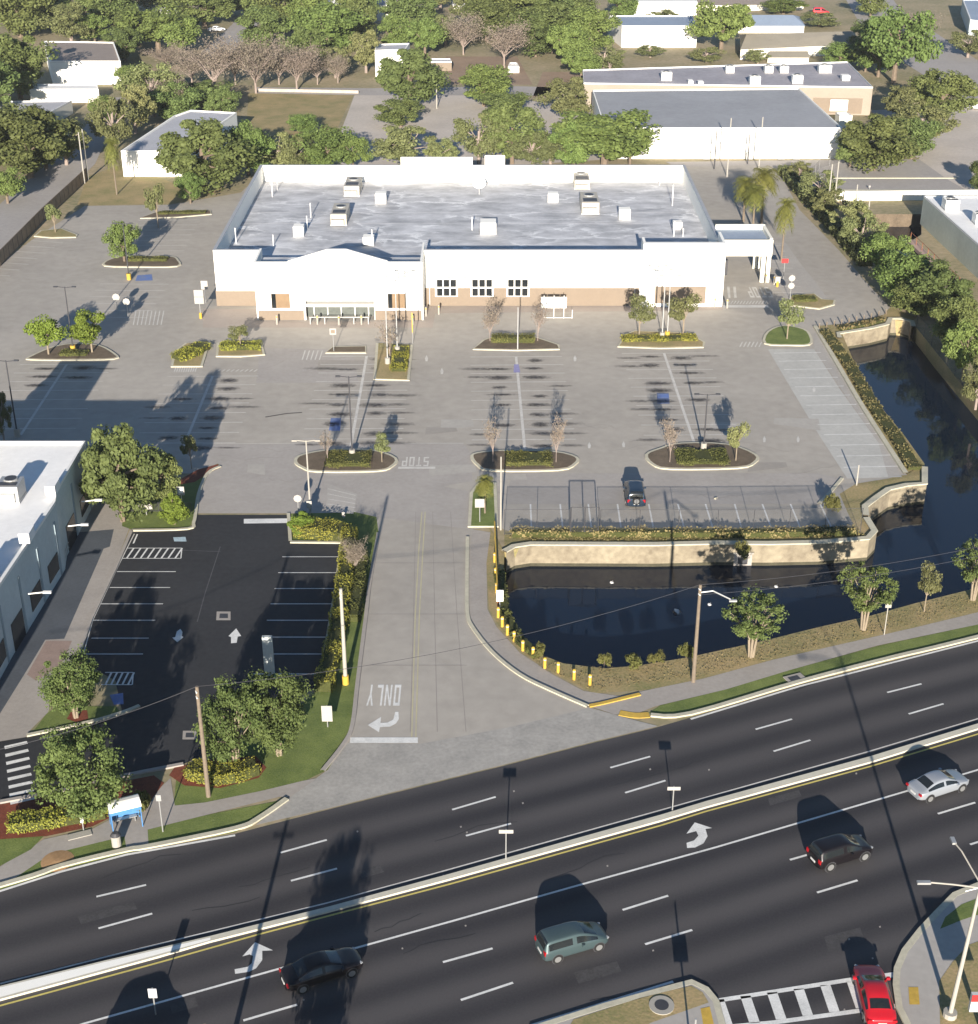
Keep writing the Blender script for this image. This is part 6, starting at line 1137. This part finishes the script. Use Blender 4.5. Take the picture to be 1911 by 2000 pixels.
# ================================================================== CARS
def car(name, label, a, b_, L, W, H, paint, style='suv', cat='car', group=None, rimm=RIM):
    """a = rear centre, b_ = front centre on the ground (photo pixels)"""
    A, B = P(*a), P(*b_); c = (A+B)/2; d = B-A; o = empty(name, c, math.atan2(d.y, d.x), label, cat, group)
    w = W/2
    if style == 'sedan':
        ST = [(-.50, .62, .34, .74, .52, .78), (-.49, .84, .26, .84, .68, .88), (-.43, .95, .21, .91, .76, .96), (-.35, .99, .19, .93, .72, 1.02), (-.21, 1, .18, .94, .66, H-.05), (-.10, 1, .18, .94, .67, H), (-.035, 1, .18, .94, .67, H), (-.015, 1, .18, .94, .67, H), (.07, 1, .18, .93, .66, H-.03), (.235, 1, .18, .91, .72, 1.0), (.36, .98, .2, .84, .74, .90), (.45, .90, .24, .74, .68, .78), (.49, .74, .3, .62, .56, .66), (.50, .58, .34, .56, .46, .60)]
        RG, WS, SG, BP = [3], [8], range(3, 9), 6
    else:
        b_h = 1.0 if style == 'van' else 1.06; f_ = .34 if style == 'van' else .27; t_ = .10 if style == 'van' else .09
        ST = [(-.50, .72, .36, .84, .60, .90), (-.495, .90, .28, .96, .74, 1.06), (-.475, .97, .24, b_h, .72, H-.30), (-.44, 1, .22, b_h, .70, H-.05), (-.36, 1, .2, b_h, .70, H), (-.24, 1, .2, b_h, .70, H), (-.22, 1, .2, b_h, .70, H), (-.05, 1, .2, b_h, .70, H), (-.03, 1, .2, b_h, .70, H), (t_, 1, .2, b_h-.02, .68, H-.04), (f_, 1, .2, b_h-.06, .74, b_h+.06), (.40, .97, .22, b_h-.14, .74, b_h-.06), (.46, .90, .26, b_h-.24, .68, b_h-.18), (.495, .72, .32, b_h-.38, .54, b_h-.33), (.50, .58, .36, b_h-.42, .46, b_h-.38)]
        RG, WS, SG, BP = [1, 2], [9], range(3, 10), 7
    def ring(st):
        x, a_, z0, zb, b2, zr = st; a_, b2 = a_*w, b2*w
        r_ = [(a_*.70, z0), (a_*.97, z0+.10), (a_*1.0, (z0+zb)/2+.04), (a_*.985, zb-.05), (a_*.94, zb), (b2*1.03, zr-(.10 if zr-zb > .3 else .03)), (b2*.96, zr-.03 if zr-zb > .3 else zr-.01), (b2*.5, zr+.012)]
        return [(x*L, y, z) for y, z in r_] + [(x*L, -y, z) for y, z in r_[::-1]]
    V = []; K = 16; n = len(ST); Fc = []; MI = []
    for st in ST: V += ring(st)
    for i in range(n-1):
        for k in range(K):
            Fc.append((i*K+k, i*K+(k+1) % K, (i+1)*K+(k+1) % K, (i+1)*K+k))
            side = k in (4, 10); top = 6 <= k <= 8
            MI.append(1 if (side and i in SG and i != BP) or (top and (i in RG or i in WS)) else 0)
    Fc += [tuple(range(K))[::-1], tuple((n-1)*K+k for k in range(K))]; MI += [0, 0]
    me = bpy.data.meshes.new('shell'); me.from_pydata(V, [], Fc); me.materials.append(paint); me.materials.append(GLASS); me.polygons.foreach_set('material_index', MI)
    tmp = bpy.data.objects.new('shell', me); col.objects.link(tmp); sb = tmp.modifiers.new('s', 'SUBSURF'); sb.levels = 2; sb.render_levels = 2
    ev = tmp.evaluated_get(bpy.context.evaluated_depsgraph_get()); em = ev.to_mesh(); vs = [tuple(v.co) for v in em.vertices]; ps = [(tuple(p.vertices), p.material_index) for p in em.polygons]; ev.to_mesh_clear(); bpy.data.objects.remove(tmp)
    for nm, mi, mt in (('body', 0, paint), ('windows', 1, GLASS)):
        used = {}; fs = []
        for pv, m_ in ps:
            if m_ == mi: fs.append(tuple(used.setdefault(q, len(used)) for q in pv))
        MB().add([vs[q] for q in used], fs).build(nm, mt, o, True)
    belt = max(s_[3] for s_ in ST); st_ = [(s_[0], s_[1], s_[2], s_[3]) for s_ in ST]; b1 = (ST[9][0])*L; zb = belt-.08
    wr = 0.34 if style != 'suv' else 0.38
    for sx in (-.31, .32):
        for s in (-1, 1):
            MB().tube([(sx*L, s*(w-.30), wr), (sx*L, s*(w-.005), wr)], wr*1.14, 16).build('wheel_arch', DSTEEL, o)
            wh = MB().tube([(sx*L, s*(w-.24), wr), (sx*L, s*(w+.012), wr)], wr, 18).build('wheel', RUBBER, o); MB().tube([(sx*L, s*(w+.005), wr), (sx*L, s*(w+.03), wr)], wr*.64, 12).build('rim', rimm, wh)
    f = st_[-3]; r_ = st_[1]
    for s in (-1, 1):
        MB().box((f[0]*L+.03, s*w*f[1]*.76, f[3]-.04), (0.16, 0.22, 0.07), s*-.5).build('headlight', LENS, o)
        MB().box((-L*.487, s*w*.76, r_[3]-.06), (0.10, 0.26, 0.16 if style == 'sedan' else .30)).build('taillight', REDL, o)
        MB().box((b1-.15, s*(w+.07), zb+.06), (0.16, 0.2, 0.14)).build('side_mirror', paint, o)
    MB().box((-L*.502, 0, .60), (0.03, 0.5, 0.16)).build('number_plate', PLATE, o); MB().box((-L*.490, 0, .40), (0.12, W*.62, 0.12)).build('rear_bumper', paint, o)
    MB().box((L*.492, 0, .46), (0.06, W*.45, 0.12)).build('grille', DSTEEL, o)
    return o
def paint(nm, c, metal=0.3): return mat(nm, c, 0.4, 0.0, metal=metal, coat=0.35)
car('minivan', 'pale green and blue grey minivan driving in the middle lane', (1062, 1868), (1172, 1836), 4.4, 1.80, 1.68, paint('paint_sage', (0.06, 0.09, 0.095)), 'van', 'minivan', 'vehicles on the road')
car('silver_car', 'silver hatchback at the right edge of the turn lane line', (1783, 1560), (1878, 1529), 4.5, 1.80, 1.45, paint('paint_silver', (0.30, 0.32, 0.35)), 'sedan', 'car', 'vehicles on the road')
car('black_suv', 'black sport utility car with red tail lamps between minivan and silver car', (1590, 1692), (1688, 1662), 4.3, 1.8, 1.68, paint('paint_black', (0.010, 0.008, 0.010)), 'suv', 'car', 'vehicles on the road')
car('black_sedan', 'black sedan with red tail lamps straddling the long white line', (562, 1928), (696, 1884), 4.9, 1.85, 1.48, MATS['paint_black'], 'sedan', 'car', 'vehicles on the road')
car('red_coupe', 'bright red car crossing the zebra bars at the bottom right', (1723, 2022), (1688, 1894), 4.7, 1.85, 1.38, paint('paint_red', (0.50, 0.012, 0.022), 0.1), 'sedan', 'car', 'vehicles on the road')
o = car('parked_jeep', 'dark blue off road car with spare wheel parked alone in the front stalls', (1244, 1006), (1234, 942), 4.9, 1.95, 1.9, paint('paint_navy', (0.018, 0.035, 0.06)), 'suv', 'car')
t = MB().tube([(-2.45, 0, 1.0), (-2.68, 0, 1.0)], 0.38, 16).build('spare_wheel', RUBBER, o); MB().tube([(-2.67, 0, 1.0), (-2.70, 0, 1.0)], 0.25, 12).build('rim', RIM, t)
W_ = paint('paint_white', (0.7, 0.7, 0.7), 0)
car('white_car', 'small white car parked at the top of the upper left street', (408, 62), (438, 60), 4.6, 1.8, 1.45, W_, 'sedan', 'car', 'far parked cars')
car('white_pickup', 'white car half hidden at the far right edge behind trees', (1896, 212), (1925, 214), 4.8, 1.9, 1.7, W_, 'suv', 'car', 'far parked cars')
car('red_truck', 'red vehicle parked in the greenery at upper right', (1592, 28), (1614, 28), 4.8, 1.9, 2.0, MATS['paint_red'], 'suv', 'vehicle', 'far parked cars')
car('dark_car', 'dark car on the road edge left of the tall bright tree', (1690, 66), (1697, 55), 4.6, 1.8, 1.5, MATS['paint_navy'], 'sedan', 'car', 'far parked cars')
car('grey_car', 'grey car behind the tall bright tree at the road', (1795, 108), (1808, 100), 4.5, 1.8, 1.5, MATS['paint_silver'], 'sedan', 'car', 'far parked cars')
o = car('blue_truck', 'dark blue vehicle beside the brown shingle cottage', (246, 158), (264, 140), 5.2, 2.0, 2.2, paint('paint_blue', (0.02, 0.06, 0.11)), 'van', 'vehicle', 'far parked cars')
car('grey_car', 'dark car just below the picture at the bottom left, seen only by its shadow', (200, 2092), (330, 2050), 4.6, 1.85, 1.7, MATS['paint_navy'], 'suv', 'car', 'vehicles on the road')
# things standing just outside the view whose shade falls into it
def off_tree(kind, X, Y, w, h, label):
    cm, tm, R_, H = PROTO[kind][0]; o = empty('oak_tree', (X, Y, 0), 1.0, label, 'tree', 'trees beyond the frame'); o.scale = (w/2/R_, w/2/R_, h/H)
    for nm, me in (('crown', cm), ('trunk', tm)): c = bpy.data.objects.new(nm, me); col.objects.link(c); c.parent = o
    return o
off_tree('crepe', -10.3, 54.5, 3.6, 6.6, 'narrow tree below the bottom edge shading the road behind the black sedan')
o = empty('utility_pole', (-14.9, 57.0, 0), 0, 'wooden pole below the bottom edge whose thin shadow crosses the road', 'utility pole', 'poles near the road'); MB().tube([(0, 0, 0), (0, 0, 6.4)], [0.17, 0.12], 9).build('pole', WOODP, o); MB().box((0, 0, 6.0), (1.4, 0.1, 0.1)).build('cross_arm', WOODP, o)

for k, (x, y, lb_) in enumerate([(1322, 1196, 'bright white object floating in the pond left of the street lamp pole top'), (1386, 1181, 'small white speck floating right of the street lamp pole'), (1516, 1146, 'tiny white speck floating near the long retaining wall'), (1195, 1138, 'tiny pale speck floating below the left of the long retaining wall')]):
    b = P(x, y, WZ); q = 0.42 if k == 0 else 0.2; o = MB().tube([(0, 0, 0.0), (0, 0, 0.08), (q*.4, 0, 0.2)], [q, q*.8, q*.25], 10).build('floating_litter', PLATE, None, True); o.location = b; tag(o, lb_, 'floating object', 'white things on the pond')

# thin morning haze in the air over the whole place
hz = MB().box((0, 3000, 33.5), (10800, 8400, 75)).build('haze', mat('haze_surface', (1, 1, 1))); hz.data.materials.clear()
hm = bpy.data.materials.new('haze_air'); hm.use_nodes = True; hn = hm.node_tree.nodes; hn.clear()
ho = hn.new('ShaderNodeOutputMaterial'); hv = hn.new('ShaderNodeVolumePrincipled'); hv.inputs['Color'].default_value = (0.92, 0.94, 0.97, 1); hv.inputs['Density'].default_value = 0.00010; hv.inputs['Anisotropy'].default_value = 0.1
hm.node_tree.links.new(hv.outputs[0], ho.inputs['Volume']); hz.data.materials.append(hm); tag(hz, kind='stuff')
